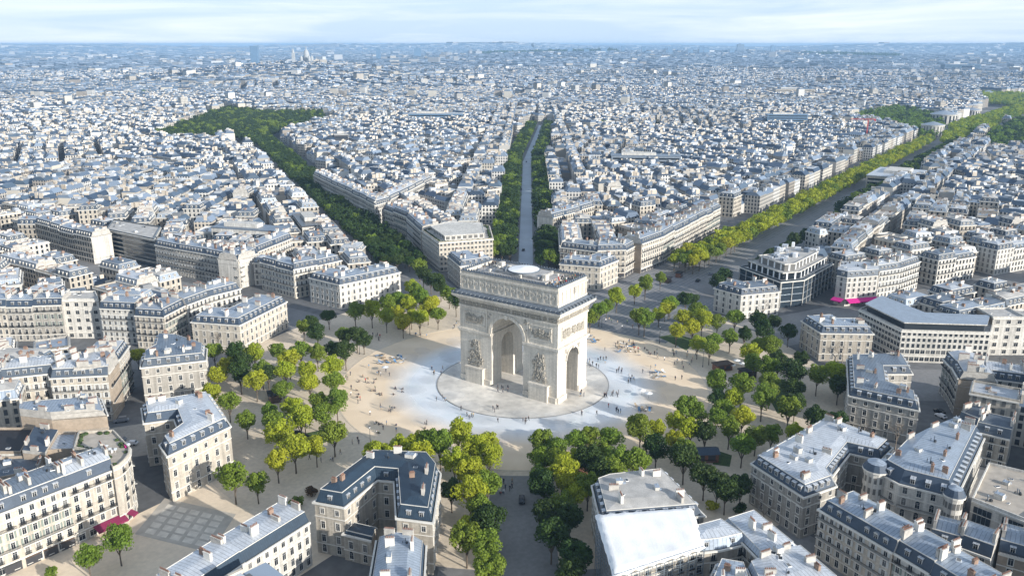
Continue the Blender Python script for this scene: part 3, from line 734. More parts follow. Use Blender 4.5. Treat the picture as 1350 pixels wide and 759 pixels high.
for px_, py_, rr in ((1155, 620, 3.2), (1258, 655, 2.3)):
    p = at(px_, py_, 13.5); b = MB(); c = (p[0] - t_root.location[0], p[1] - t_root.location[1])
    b.cyl(c, rr, rr, 0, 14.2, 14, 0, False); b.cyl(c, rr + .5, rr + .5, 13.9, 14.4, 14, 1); b.cyl(c, rr + .45, rr * .8, 14.4, 16.2, 14, 2, False); b.cyl(c, rr * .8, .1, 16.2, 16.9, 14, 3)
    for fl in range(4):
        for k in range(14):
            a = 2 * PI * (k + .5) / 14; q = (c[0] + (rr + .04) * math.cos(a), c[1] + (rr + .04) * math.sin(a)); tx = (-math.sin(a) * .36, math.cos(a) * .36)
            b.wall((q[0] - tx[0], q[1] - tx[1]), (q[0] + tx[0], q[1] + tx[1]), 1 + fl * 3.3, 2.8 + fl * 3.3, 4)
    b.build('turret', [M_PLASTER, M_TRIM, M_SLATE, M_ZINC, M_GLASS], t_root)
house('modern beige office with tall dark glazing at the right edge', [(1281, 659), (1352, 687), (1420, 640), (1303, 612)], 12.5, 'ffpp', roof='flat', stone=M_PLASTER, zinc=M_TERR, floors=4, wins=[None], pitch=2.4, chim=False)
mo_ = BUILT[-1][0]; a = at(1281, 659, 12.5); c = at(1352, 687, 12.5); a = (a[0] - mo_.location[0], a[1] - mo_.location[1]); c = (c[0] - mo_.location[0], c[1] - mo_.location[1])
ang = math.atan2(c[1] - a[1], c[0] - a[0]); nn = (math.sin(ang), -math.cos(ang)); L = math.dist(a, c)
for s0, s1, zs in ((.06, .40, ((1, 11.2),)), (.60, .98, ((1, 3.2), (3.8, 6), (6.6, 8.8), (9.2, 11.4)))):
    b = MB(); m_ = ((s0 + s1) / 2)
    for z0, z1 in zs:
        b.box((a[0] + (c[0] - a[0]) * m_ + nn[0] * .05, a[1] + (c[1] - a[1]) * m_ + nn[1] * .05), L * (s1 - s0), .14, z0, z1, ang, 0)
        for q in range(1, 4): b.box((a[0] + (c[0] - a[0]) * (s0 + (s1 - s0) * q / 4) + nn[0] * .1, a[1] + (c[1] - a[1]) * (s0 + (s1 - s0) * q / 4) + nn[1] * .1), .12, .14, z0, z1, ang, 1)
    b.build('glazing', [M_DGLASS, M_STEEL], mo_)
row(lab('house with round dormers, bottom right row', 'its upper end'), [(1080, 671), (1128, 699), (1177, 728)], 13.5, 12, 20, zinc=M_ZINC, slate=M_SLATE, dorm='round', floors=5, ends='fp', stone=M_CREAM, zvar=.1, d1=1.3, d2=3.2)
row(lab('house with box dormers, bottom right row', 'the round dormers'), [(1178, 729), (1225, 757), (1290, 797)], 13, 12, 16, zinc=M_ZINC, slate=M_SLATE, floors=5, stone=M_PLASTER)
row(lab('blue roofed back house below the ornate turreted house', 'the left'), [(1226, 712), (1262, 722), (1306, 738)], 11, 10, 14, zinc=M_ZINC, slate=M_SLATE, floors=4, balc=(), stone=M_BEIGE)
row(lab('house with blue mansard, bottom right corner', 'the left'), [(1316, 728), (1352, 738), (1400, 750)], 12, 11, 18, zinc=M_ZINC, slate=M_SLATE, floors=4, stone=M_BROWNWALL)
# bottom right of centre: zinc roofs beside the tarpaulin
house('house with ribbed white zinc roof stretching to the narrow dark lane', [(953, 688), (994, 675), (1052, 722), (1006, 742)], 13, 'cfff', stone=M_BEIGE, zinc=M_ZINCW, slate=M_ZINC, d1=1, h1=1.5, d2=4, h2=.7, dorm=None)
house('house with blue zinc attic storey facing the camera beside the tarpaulin', [(914, 728), (950, 724), (985, 716), (950, 692), (905, 704)], 12.5, 'fcccf', stone=M_BEIGE, slate=M_ZINC, zinc=M_ZINCW, d1=1, h1=2.6, d2=3, h2=.6, floors=4)
house('house with grey white zinc roof in the bottom edge right of centre', [(985, 748), (1058, 724), (1110, 768), (1010, 800)], 13, 'pfff', stone=M_BEIGE, zinc=M_ZINCW, slate=M_ZINC, d1=1, h1=1.5, d2=4, h2=.7, dorm=None)
house('low house with rooftop sheds at the bottom edge below the blue zinc attic', [(925, 790), (1000, 800), (985, 752), (945, 745)], 11, 'ffcc', stone=M_BEIGE, zinc=M_ZINC, slate=M_SLATE)
# scaffolded building under the white tarpaulin
TP = [(794, 695), (905, 686), (920, 726), (815, 760)]
sb = building('scaffolded_building', 'building wrapped in scaffolding under a white tarpaulin at the bottom', px_poly(TP, 13), 13, 'fffp', cat='building', stone=M_BEIGE, roof='flat', zinc=M_ZINCD, floors=5, chim=False, clutter=False)
sq, _ = edges_ccw(px_poly(TP, 13), 'ffff'); sq = [(p[0] - sb.location[0], p[1] - sb.location[1]) for p in sq]
so = inset(sq, -1.3); sc_ = MB()
for i in range(4):
    a, b = so[i], so[(i + 1) % 4]; L = math.dist(a, b); nk = int(L / 2.2); ang = math.atan2(b[1] - a[1], b[0] - a[0])
    for j in range(nk + 1):
        s = j / nk; sc_.box((a[0] + (b[0] - a[0]) * s, a[1] + (b[1] - a[1]) * s), .12, .12, 0, 14.6, ang, 0)
    for zz in range(1, 8): sc_.box(((a[0] + b[0]) / 2, (a[1] + b[1]) / 2), L, .1, zz * 2 - .06, zz * 2 + .06, ang, 0); sc_.box(((a[0] + b[0]) / 2, (a[1] + b[1]) / 2), L, .1, zz * 2 + .94, zz * 2 + 1.0, ang, 0)
sc_.build('scaffolding', [M_STEEL], sb)
tp = bmesh.new(); NU, NV = 26, 18
o2 = [so[i] for i in range(4)]
grid = {}
for i in range(NU + 1):
    for j in range(NV + 1):
        u, v = i / NU, j / NV
        u_, v_ = u * 1.03 - .015, v * 1.03 - .015
        x = (o2[0][0] * (1 - u_) + o2[1][0] * u_) * (1 - v_) + (o2[3][0] * (1 - u_) + o2[2][0] * u_) * v_
        y = (o2[0][1] * (1 - u_) + o2[1][1] * u_) * (1 - v_) + (o2[3][1] * (1 - u_) + o2[2][1] * u_) * v_
        z = 15.2 + 1.2 * v + .035 * math.sin(u * 38 + v * 3) + .09 * math.sin(v * 7 + u * 5) - .25 * math.sin(PI * u) * math.sin(PI * v)
        if i in (0, NU) or j in (0, NV): z -= .8 + .3 * math.sin((i + j) * 1.9)
        grid[i, j] = tp.verts.new((x, y, z))
for i in range(NU):
    for j in range(NV): f = tp.faces.new([grid[i, j], grid[i + 1, j], grid[i + 1, j + 1], grid[i, j + 1]]); f.smooth = True
me = bpy.data.meshes.new('tarpaulin'); tp.to_mesh(me); tp.free(); me.materials.append(M_TARP); tag(link('tarpaulin', me, sb), 'white tarpaulin roof sheet')
# bottom left of centre: long low house and the grey roofed house beside the navy mansion
row(lab('long zinc roofed house at the bottom left of centre', 'its left end'), [(250, 790), (323, 741), (408, 687)], 12.5, 12, 24, slate=M_NAVY, zinc=M_ZINCW, d1=1.6, h1=2.4, d2=4, h2=.4, floors=4, balc=(), wins=['tall', 'tall', 'tall', 'small'], ends='pp', stone=M_PLASTER, zvar=.1, dorm=None, mats=[M_PLASTER])
house('low house with grey zinc roof and skylights below the navy roofed mansion', [(482, 800), (497, 712), (561, 718), (556, 800)], 10.5, 'fpcf', stone=M_CREAM, slate=M_SLATE, zinc=M_ZINC, d1=.8, h1=1.2, d2=3, h2=1.6, floors=4, dorm=None)
house('two storey wing with black slate roof joining the navy roofed mansion', [(453, 703), (490, 712), (497, 697), (466, 690)], 7.6, 'fpcc', stone=M_CREAM, slate=M_NAVY, zinc=M_NAVY, d1=.6, h1=.8, d2=1.6, h2=.5, floors=2, dorm=None, chim=False, wins=['arch', 'tall'])
N_HERO = NB[0]

# ------------------------------------------------------------------ the arch
M_ARC = wall_mat('arch_limestone', (.67, .61, .52), 0, .84)

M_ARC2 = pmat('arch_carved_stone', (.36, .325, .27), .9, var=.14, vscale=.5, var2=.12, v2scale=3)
M_LEAD = pmat('lead_flashing', (.13, .15, .175), .5, var=.15, vscale=.5)
AW, AD = 22.4, 10.6           # half width along y, half depth along x
arc = thing('triumphal_arch', 'great pale stone triumphal arch in the middle of the circus', 'arch', (0, 0, .17))
def eval_bool(base_mb, cutters, name, mat):
    me = base_mb.mesh('tmp', [mat]); ob = bpy.data.objects.new('tmp', me); COL.objects.link(ob)
    tmp = [ob]
    bm = bmesh.new(); bm.from_mesh(me); bmesh.ops.remove_doubles(bm, verts=bm.verts, dist=1e-4); bmesh.ops.recalc_face_normals(bm, faces=bm.faces); bm.to_mesh(me); bm.free()
    for c in cutters:
        cm = c.mesh('cut', [mat]); b2 = bmesh.new(); b2.from_mesh(cm); bmesh.ops.remove_doubles(b2, verts=b2.verts, dist=1e-4); bmesh.ops.recalc_face_normals(b2, faces=b2.faces); b2.to_mesh(cm); b2.free()
        co = bpy.data.objects.new('cut', cm); COL.objects.link(co); tmp.append(co)
        md = ob.modifiers.new('b', 'BOOLEAN'); md.operation = 'DIFFERENCE'; md.object = co; md.solver = 'EXACT'
    dg = bpy.context.evaluated_depsgraph_get(); dg.update()
    res = bpy.data.meshes.new_from_object(ob.evaluated_get(dg)); res.name = name
    for o in tmp: bpy.data.objects.remove(o)
    res.materials.clear(); res.materials.append(mat)
    return res
def arch_cut(hw, spring, depth, axis):
    P = [(-hw, -1), (hw, -1)] + [(hw * math.cos(a), spring + hw * math.sin(a)) for a in np.linspace(0, PI, 25)]
    b = MB(); n = len(P)
    def q(u, z, d): return (d, u, z) if axis == 'x' else (u, d, z)
    b.face([q(u, z, -depth) for u, z in P]); b.face([q(u, z, depth) for u, z in reversed(P)])
    for i in range(n):
        j = (i + 1) % n; b.face([q(*P[i], -depth), q(*P[i], depth), q(*P[j], depth), q(*P[j], -depth)])
    return b
BW, BS = 7.3, 21.6            # great vault
SW, SS = 4.1, 15.1            # side vault
body = MB(); body.prism([(-AD, -AW), (AD, -AW), (AD, AW), (-AD, AW)], 0, 33.0, 0, True, None, True)
link('body', eval_bool(body, [arch_cut(BW, BS, 30, 'x'), arch_cut(SW, SS, 40, 'y')], 'body', M_ARC), arc)
R4 = [(-AD, -AW), (AD, -AW), (AD, AW), (-AD, AW)]
def ring(name, d, z0, z1, mat, steps=None):
    b = MB()
    for dd, a, c in (steps or [(d, z0, z1)]): b.band(R4, inset(R4, -dd), a, c, 0)
    return b.build(name, [mat], arc)
# impost cornice: pieces round each pier, open at the vaults
im = MB()
for zc, (e, h) in ((20.6, (.75, .9)), (20.0, (.4, .6))):
    for sx in (-1, 1):
        for sy in (-1, 1):
            y0, y1 = BW - .0, AW
            im.box((sx * (AD + e / 2), sy * (y0 + y1) / 2 + sy * e / 2 - 0), e, (y1 - y0) + e, zc, zc + h, 0, 0, None, True)          # fronts
    for sy in (-1, 1): im.box((0, sy * (AW + e / 2)), 2 * AD, e, zc + .003, zc + h - .003, 0, 0, None, True)   # sides, above the side vault
    for sy in (-1, 1): im.box((0, sy * (BW - e * .3)), 2 * AD - .02, e * .6, zc + .006, zc + h - .006, 0, 0, None, True)
im.build('impost_cornice', [M_ARC], arc)
# plinths
for sx in (-1, 1):
    for sy in (-1, 1):
        pl = MB()
        pl.box((sx * (AD + .3), sy * (BW + AW) / 2), .6, AW - BW - .4, 0, 2.2, 0, 0)
        pl.box((sx * (AD + SW) / 2, sy * (AW + .25)), AD - SW - .4, .5, 0, 2.19, 0, 0)
        pl.build('plinth', [M_ARC], arc)

# archivolts
def archivolt(hw, spring, w, proud, axis, off, sgn):
    b = MB(); A = np.linspace(0, PI, 25)
    def q(r, a, d):
        u, z = r * math.cos(a), spring + r * math.sin(a)
        return (sgn * (off + d), u, z) if axis == 'x' else (u, sgn * (off + d), z)
    for k in range(24):
        a, c = A[k], A[k + 1]
        b.face([q(hw, a, proud), q(hw + w, a, proud), q(hw + w, c, proud), q(hw, c, proud)])
        b.face([q(hw + w, a, proud), q(hw + w, a, 0), q(hw + w, c, 0), q(hw + w, c, proud)])
        b.face([q(hw, a, proud), q(hw, a, -.2), q(hw, c, -.2), q(hw, c, proud)])
        r2 = hw + w * .55
        b.face([q(r2, a, proud + .12), q(hw + w, a, proud + .12), q(hw + w, c, proud + .12), q(r2, c, proud + .12)]); b.face([q(r2, a, proud + .12), q(r2, a, proud), q(r2, c, proud), q(r2, c, proud + .12)])
        b.face([q(hw + w, a, proud + .12), q(hw + w, a, proud), q(hw + w, c, proud), q(hw + w, c, proud + .12)])
    return b
for sg in (-1, 1):
    b = archivolt(BW, BS, 1.35, .35, 'x', AD, sg)
    b.box((sg * (AD + .45), 0), .9, 1.5, BS + BW - .3, BS + BW + 1.4, 0, 0, None, True)
    b.build('archivolt', [M_ARC], arc)
    b = archivolt(SW, SS, .8, .3, 'y', AW, sg); b.box((0, sg * (AW + .35)), 1.0, .7, SS + SW - .2, SS + SW + .75, 0, 0, None, True)
    b.build('archivolt', [M_ARC], arc)
# sculpture: groups, panels, frieze, spandrels made of many small carved lumps
def ico(r):
    bm = bmesh.new(); bmesh.ops.create_icosphere(bm, subdivisions=1, radius=r)
    V = [v.co[:] for v in bm.verts]; Fc = [[v.index for v in f.verts] for f in bm.faces]; bm.free(); return V, Fc
ICV, ICF = ico(1.0)
def lump(b, c, s, mat=0, rot=0.0, axis='x'):
    ca, sa = math.cos(rot), math.sin(rot)
    P = []
    for v in ICV:
        u, z = v[1] * s[1], v[2] * s[2]; u, z = ca * u - sa * z, sa * u + ca * z
        if axis == 'x': P.append((c[0] + v[0] * s[0], c[1] + u, c[2] + z))
        else: P.append((c[0] + u, c[1] + v[0] * s[0], c[2] + z))
    for f in ICF: b.face([P[i] for i in f], mat)
rs = random.Random(3)
def figure(b, w, axis, sgn, off, u, z, h, lean):
    """small standing figure: head, torso, limbs as lumps on the wall plane"""
    def pt(du, dz, dd): return (sgn * (off + dd), u + du, z + dz) if axis == 'x' else (u + du, sgn * (off + dd), z + dz)
    lump(b, pt(lean * .9 * h, .92 * h, .35 * w), (.085 * h, .08 * h, .10 * h), 0, 0, axis)
    lump(b, pt(lean * .6 * h, .66 * h, .3 * w), (.13 * h, .13 * h, .22 * h), 0, -lean, axis)
    for s in (-1, 1):
        lump(b, pt(lean * .25 * h + s * .08 * h, .26 * h, .25 * w), (.09 * h, .07 * h, .28 * h), 0, s * .18 - lean, axis)
        lump(b, pt(lean * .7 * h + s * .2 * h, (.6 + .2 * rs.random()) * h, .32 * w), (.06 * h, .055 * h, .2 * h), 0, s * rs.uniform(.4, 2.2), axis)
    if rs.random() < .5: lump(b, pt(lean * h + rs.uniform(-.3, .3) * h, .6 * h, .1 * w), (.06 * h, .2 * h, .34 * h), 0, rs.uniform(-.8, .8), axis)
for sg in (-1, 1):
    for sy in (-1, 1):
        b = MB(); yc = sy * (BW + AW) / 2
        b.box((sg * (AD + .75), yc), 1.5, 8.2, 0, 6.1, 0, 1); b.box((sg * (AD + .85), yc), 1.75, 8.8, 6.1, 6.6, 0, 1, None, True)
        for _ in range(34):
            zz = rs.uniform(0, 1) ** 1.1; hw = 3.3 * (1 - .55 * zz)
            figure(b, 1.0, 'x', sg, AD, yc + rs.uniform(-hw, hw), 6.6 + zz * 8.6, rs.uniform(2.4, 3.4), rs.uniform(-.35, .35))
        for _ in range(18):
            zz = rs.random(); hw = 2.8 * (1 - .6 * zz)
            lump(b, (sg * (AD + .15), yc + rs.uniform(-hw, hw), 7 + zz * 9.5), (.5, rs.uniform(.3, .9), rs.uniform(.4, 1.1)), 0, rs.uniform(0, 3))
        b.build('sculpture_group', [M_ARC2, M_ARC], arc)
        b = MB()
        def frame(axis, sgn, off, u, z, w, h):
            for du, dz, sw, sh in ((0, h / 2, w + .6, .35), (0, -h / 2, w + .6, .35), (w / 2, 0, .35, h), (-w / 2, 0, .35, h)):
                c = (sgn * (off + .14), u + du) if axis == 'x' else (u + du, sgn * (off + .14))
                b.box(c, .28 if axis == 'x' else sw, sw if axis == 'x' else .28, z + dz - sh / 2, z + dz + sh / 2, 0, 1, None, True)
        frame('x', sg, AD, yc, 26.2, 9.6, 5.2)
        for k in range(20): figure(b, .8, 'x', sg, AD, yc + rs.uniform(-4.2, 4.2), 24.0 + rs.uniform(0, .9), rs.uniform(2.6, 3.4), rs.uniform(-.3, .3))
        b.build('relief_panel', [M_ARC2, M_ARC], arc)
        b = MB()   # winged figures in the spandrels
        for k in range(16):
            a = rs.uniform(.22, .72) * PI / 2 * 1.25; r = BW + 1.9 + rs.uniform(.3, 1.0) + 2.6 * abs(math.sin(2 * a)) * rs.random()
            u, z = r * math.cos(a), BS + r * math.sin(a)
            if z > 29.8 or u > 8.9: continue
            lump(b, (sg * (AD + .1), sy * u, z), (.35, rs.uniform(.3, .6), rs.uniform(.5, 1.1)), 0, rs.uniform(0, 3))
        b.box((sg * (AD + .14), sy * 9.35), .28, .5, 20.9, 30.2, 0, 1, None, True)
        b.build('spandrel_relief', [M_ARC2, M_ARC], arc)
    b = MB()
    def frame2(u, z, w, h):
        for du, dz, sw, sh in ((0, h / 2, w + .6, .35), (0, -h / 2, w + .6, .35), (w / 2, 0, .35, h), (-w / 2, 0, .35, h)):
            b.box((u + du, sg * (AW + .14)), sw, .28, z + dz - sh / 2, z + dz + sh / 2, 0, 1, None, True)
    frame2(0, 26.4, 15.6, 4.8)
    for k in range(34): figure(b, .8, 'y', sg, AW, rs.uniform(-7.2, 7.2), 24.3 + rs.uniform(0, .8), rs.uniform(2.5, 3.2), rs.uniform(-.3, .3))
    for k in range(20):
        a = rs.uniform(.2, .8) * PI; r = SW + 1.3 + rs.uniform(.2, 1.4)
        if abs(r * math.cos(a)) > 5.6 or SS + r * math.sin(a) > 19.6: continue
        lump(b, (r * math.cos(a), sg * (AW + .08), SS + r * math.sin(a)), (.3, .4, .6), 0, rs.uniform(0, 3), 'y')
    b.build('relief_panel', [M_ARC2, M_ARC], arc)
ring('architrave', .35, 30.3, 31.0, M_ARC)
fr = MB()
for i, (L, ax) in enumerate(((AW, 'x'), (AW, 'x'), (AD, 'y'), (AD, 'y'))):
    sg = 1 if i % 2 else -1; k = int(L * 2 / .62)
    for j in range(k):
        u = -L + (j + .5) * 2 * L / k
        figure(fr, .6, ax, sg, (AD if ax == 'x' else AW), u + rs.uniform(-.2, .2), 31.05, rs.uniform(1.6, 2.1), rs.uniform(-.4, .4))
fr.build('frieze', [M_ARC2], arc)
ring('cornice', 0, 0, 0, M_ARC, [(.5, 33.0, 33.5), (1.0, 33.52, 34.2), (1.9, 34.22, 34.7), (2.3, 34.72, 35.5)])
tp = MB(); tp.prism(R4, 33.01, 35.48, 0); tp.build('entablature_core', [M_ARC], arc)
cr = MB(); i0, i1 = inset(R4, -2.28), inset(R4, .5)
for i in range(4):
    j = (i + 1) % 4; cr.face([(*i0[i], 35.52), (*i0[j], 35.52), (*i1[j], 37.0), (*i1[i], 37.0)])
ml = inset(R4, -1.9)
for i in range(4):
    a, b2 = ml[i], ml[(i + 1) % 4]; L = math.dist(a, b2); k = int(L / 2.1); ang = math.atan2(b2[1] - a[1], b2[0] - a[0])
    for j in range(k + 1):
        s = j / k; cr.box((a[0] + (b2[0] - a[0]) * s, a[1] + (b2[1] - a[1]) * s), .8, .9, 35.55, 36.5, ang, 0)
cr.build('cornice_roof', [M_LEAD, M_ARC2], arc)
A0 = inset(R4, .5); at_ = MB(); at_.prism(A0, 36.5, 42.6, 0, False)
at_.band(A0, inset(R4, .2), 37.0, 37.8, 0); at_.band(A0, inset(R4, .1), 42.3, 43.1, 0)
at_.band(inset(R4, 1.3), A0, 42.6, 44.2, 0); at_.face([(*p, 43.0) for p in inset(R4, 1.3)], 1)
at_.band(inset(R4, 1.4), inset(R4, .3), 44.2, 44.45, 2)
M_ROOFST = pmat('roof_flagstones', (.36, .345, .325), .9, var=.25, vscale=.4, var2=.2, v2scale=2)
at_.build('attic', [M_ARC, M_ROOFST, M_LEAD], arc)
sh = MB()
for sg in (-1, 1):
    n = 15
    for j in range(n + 1):
        u = -AW + .9 + j * (2 * AW - 1.8) / n; sh.box((sg * (AD - .42), u), .3, .75, 37.8, 42.3, 0, 0, None, True)
        if j < n:
            uc = u + (AW - .9) / n; P = [(uc + .85 * math.cos(a), 40.1 + .95 * math.sin(a)) for a in np.linspace(0, 2 * PI, 17)[:-1]]
            sh.face([(sg * (AD - .3), y, z) for y, z in P], 0)
            for k in range(16): y0, z0 = P[k]; y1, z1 = P[(k + 1) % 16]; sh.face([(sg * (AD - .3), y0, z0), (sg * (AD - .3), y1, z1), (sg * (AD - .6), y1, z1), (sg * (AD - .6), y0, z0)], 1)
            lump(sh, (sg * (AD - .3), uc, 40.1), (.14, .4, .45), 1)
    for j in range(8):
        u = -AD + .9 + j * (2 * AD - 1.8) / 7; sh.box((u, sg * (AW - .42)), .6, .3, 37.8, 42.3, 0, 0, None, True)
sh.box((1.5, -AW + .44), 1.5, .2, 39.6, 42.0, 0, 2, None, True)
sh.build('attic_shields', [M_ARC, M_ARC2, M_SHOP], arc)
# antefixes on the parapet, roof platform and the round white cover
an = MB(); A1 = inset(R4, .85)
for i in range(4):
    a, b2 = A1[i], A1[(i + 1) % 4]; L = math.dist(a, b2); k = int(L / 1.25)
    for j in range(k):
        s = (j + .5) / k; an.box((a[0] + (b2[0] - a[0]) * s, a[1] + (b2[1] - a[1]) * s), .55, .35, 44.45, 45.1, math.atan2(b2[1] - a[1], b2[0] - a[0]), 0)
an.build('parapet_antefixes', [M_LEAD], arc)
rf = MB(); rf.prism([(-6.5, -14), (6.5, -14), (6.5, 14), (-6.5, 14)], 43.0, 44.1, 0); rf.prism([(-5, -10), (5.5, -10), (5.5, 9.5), (-5, 9.5)], 44.1, 45.2, 0)
rf.box((-3, -12), 2.4, 1.6, 44.1, 46.2, 0, 1); rf.box((3, 12), 2.4, 1.6, 44.1, 46.2, 0, 1); rf.box((0, -15.5), 4, 1.2, 43, 43.8, 0, 1)
rq = random.Random(2)
for k in range(70):
    x, y = rq.uniform(-9, 9), rq.uniform(-20.5, 20.5); zz = 45.2 if abs(x) < 5 and abs(y) < 9.4 else 44.1 if abs(x) < 6.4 and abs(y) < 13.8 else 43.0
    if math.hypot(x - .5, y) < 6.6: continue
    rf.box((x, y), rq.uniform(.3, 1.6), rq.uniform(.3, 1.3), zz, zz + rq.uniform(.3, 1.2), 0, rq.choice([0, 1, 2]))
rf.build('roof_platform', [M_ROOFST, M_ARC, M_LEAD], arc)
cv = MB(); cv.cyl((.5, 0), 6.2, 6.2, 45.2, 45.7, 36, 0); cv.cyl((.5, 0), 5.9, .3, 45.71, 46.5, 36, 1); cv.build('round_roof_cover', [M_LEAD, M_TARP], arc)

# ------------------------------------------------------------------ ground, avenues, circus
def nodes_mat(name):
    m = bpy.data.materials.new(name); m.use_nodes = True; MATS[name] = m
    return m, m.node_tree.nodes, m.node_tree.links, m.node_tree.nodes['Principled BSDF']
def hill(x, y):
    def g(cx, cy, h, sx, sy=None):
        return h * np.exp(-(((x - cx) / sx) ** 2 + ((y - cy) / (sy or sx)) ** 2) / 2)
    r = np.hypot(x, y)
    return g(*MONT, 50, 320) + g(*BELL, 34, 1500, 900) + g(*BELL2, 30, 1700, 1000) + np.clip((r - 11500) / 5000, 0, 1) ** 2 * np.clip(80 + 38 * np.sin(np.arctan2(y, x) * 11 + .6) + 16 * np.sin(np.arctan2(y, x) * 31 + 1), 5, 128)
def at_range(px, d):
    d3 = FWD + RGT * (px - PW / 2) / FPX; h = np.array([d3[0], d3[1]]) / np.hypot(d3[0], d3[1])
    return (float(CAM[0] + h[0] * d), float(CAM[1] + h[1] * d))
MONT = at_range(417, 3000); BELL = at_range(760, 7600); BELL2 = at_range(985, 9000)
def sheet_polar(name, mat, radii, nseg):
    V = []; Fq = []
    for r in radii:
        for k in range(nseg):
            a = 2 * PI * k / nseg; x, y = r * math.cos(a), r * math.sin(a); V.append((x, y, float(hill(np.array(x), np.array(y)))))
    nr = len(radii)
    for i in range(nr - 1):
        for k in range(nseg):
            j = (k + 1) % nseg; Fq.append((i * nseg + k, i * nseg + j, (i + 1) * nseg + j, (i + 1) * nseg + k))
    Fq.append(tuple(range(nseg))[::1])
    me = bpy.data.meshes.new(name); me.from_pydata(V, [], Fq); me.materials.append(mat); me.update()
    return tag(link(name, me), kind='structure')
M_GROUND = pmat('city_ground', (.12, .12, .12), .9, var=.25, vscale=.02, var2=.2, v2scale=.3)
sheet_polar('ground', M_GROUND, [100, 300, 600, 1000] + list(np.linspace(1400, 12000, 60)) + [13500, 15000, 17000, 19000, 21000, 23000, 25000, 27000], 180)
def disc(name, mat, r0, r1, z, n=96, c=(0, 0)):
    b = MB()
    for k in range(n):
        a0, a1 = 2 * PI * k / n, 2 * PI * (k + 1) / n
        p = [(c[0] + r * math.cos(a), c[1] + r * math.sin(a), z) for r, a in ((r0, a0), (r1, a0), (r1, a1), (r0, a1))]
        b.face(p if r0 > 0 else [p[0], p[1], p[2]])
    return tag(b.build(name, [mat]), kind='structure')
M_PAVE = pmat('warm_paving', (.60, .50, .38), .85, var=.12, vscale=.05, var2=.10, v2scale=.8)
disc('circus_paving', M_PAVE, 71.5, 124, .02)
# stabilised sand turning into wet stone round the arch, mist whitened into its colour
m, N, L, bs = nodes_mat('sand_and_wet_misted_stone')
geo = N.new('ShaderNodeNewGeometry'); ln = N.new('ShaderNodeVectorMath'); ln.operation = 'LENGTH'; L.new(geo.outputs['Position'], ln.inputs[0])
n1 = N.new('ShaderNodeTexNoise'); n1.inputs['Scale'].default_value = .045; n1.inputs['Detail'].default_value = 4; L.new(geo.outputs['Position'], n1.inputs['Vector'])
n2 = N.new('ShaderNodeTexNoise'); n2.inputs['Scale'].default_value = .09; n2.inputs['Detail'].default_value = 6; n2.inputs['Distortion'].default_value = .6; L.new(geo.outputs['Position'], n2.inputs['Vector'])
ad = N.new('ShaderNodeMath'); ad.operation = 'MULTIPLY_ADD'; ad.inputs[1].default_value = 3.5; L.new(n1.outputs['Fac'], ad.inputs[0]); L.new(ln.outputs['Value'], ad.inputs[2])
wet = N.new('ShaderNodeMapRange'); wet.inputs['From Min'].default_value = 56; wet.inputs['From Max'].default_value = 45; L.new(ad.outputs[0], wet.inputs['Value'])
sand = N.new('ShaderNodeValToRGB'); sand.color_ramp.elements[0].color = (.72, .56, .385, 1); sand.color_ramp.elements[0].position = .35; sand.color_ramp.elements[1].color = (.80, .635, .45, 1); sand.color_ramp.elements[1].position = .65
L.new(n2.outputs['Fac'], sand.inputs['Fac'])
ws = N.new('ShaderNodeValToRGB'); e = ws.color_ramp.elements; e[0].position = .25; e[0].color = (.58, .645, .63, 1); e[1].position = .7; e[1].color = (.74, .745, .745, 1)
k = e.new(.46); k.color = (.67, .69, .70, 1)
L.new(n2.outputs['Fac'], ws.inputs['Fac'])
mx = N.new('ShaderNodeMix'); mx.data_type = 'RGBA'; L.new(wet.outputs[0], mx.inputs['Factor']); L.new(sand.outputs[0], mx.inputs[6]); L.new(ws.outputs[0], mx.inputs[7]); L.new(mx.outputs[2], bs.inputs['Base Color'])
rg = N.new('ShaderNodeMapRange'); rg.inputs['To Min'].default_value = .85; rg.inputs['To Max'].default_value = .22; L.new(wet.outputs[0], rg.inputs['Value']); L.new(rg.outputs[0], bs.inputs['Roughness'])
disc('circus_sand', m, 33, 71.6, .05)
M_STEP = pmat('terrace_stone', (.66, .61, .535), .5, var=.30, vscale=.06, var2=.16, v2scale=.35)
M_KERB = pmat('dark_kerb', (.24, .23, .215), .8)
b = MB(); b.cyl((0, 0), 33.4, 33.4, .02, .17, 96, 0); b.build('arch_terrace', [M_STEP]); tag(bpy.data.objects['arch_terrace'], kind='structure')
b = MB(); b.band([(33.42 * math.cos(a), 33.42 * math.sin(a)) for a in np.linspace(0, 2 * PI, 97)[:-1]], [(33.85 * math.cos(a), 33.85 * math.sin(a)) for a in np.linspace(0, 2 * PI, 97)[:-1]], .02, .19, 0)
tag(b.build('terrace_kerb', [M_KERB]), kind='structure')
b = MB(); b.band([(71.6 * math.cos(a), 71.6 * math.sin(a)) for a in np.linspace(0, 2 * PI, 129)[:-1]], [(72.1 * math.cos(a), 72.1 * math.sin(a)) for a in np.linspace(0, 2 * PI, 129)[:-1]], .02, .10, 0)
tag(b.build('sand_kerb', [M_PAVE]), kind='structure')
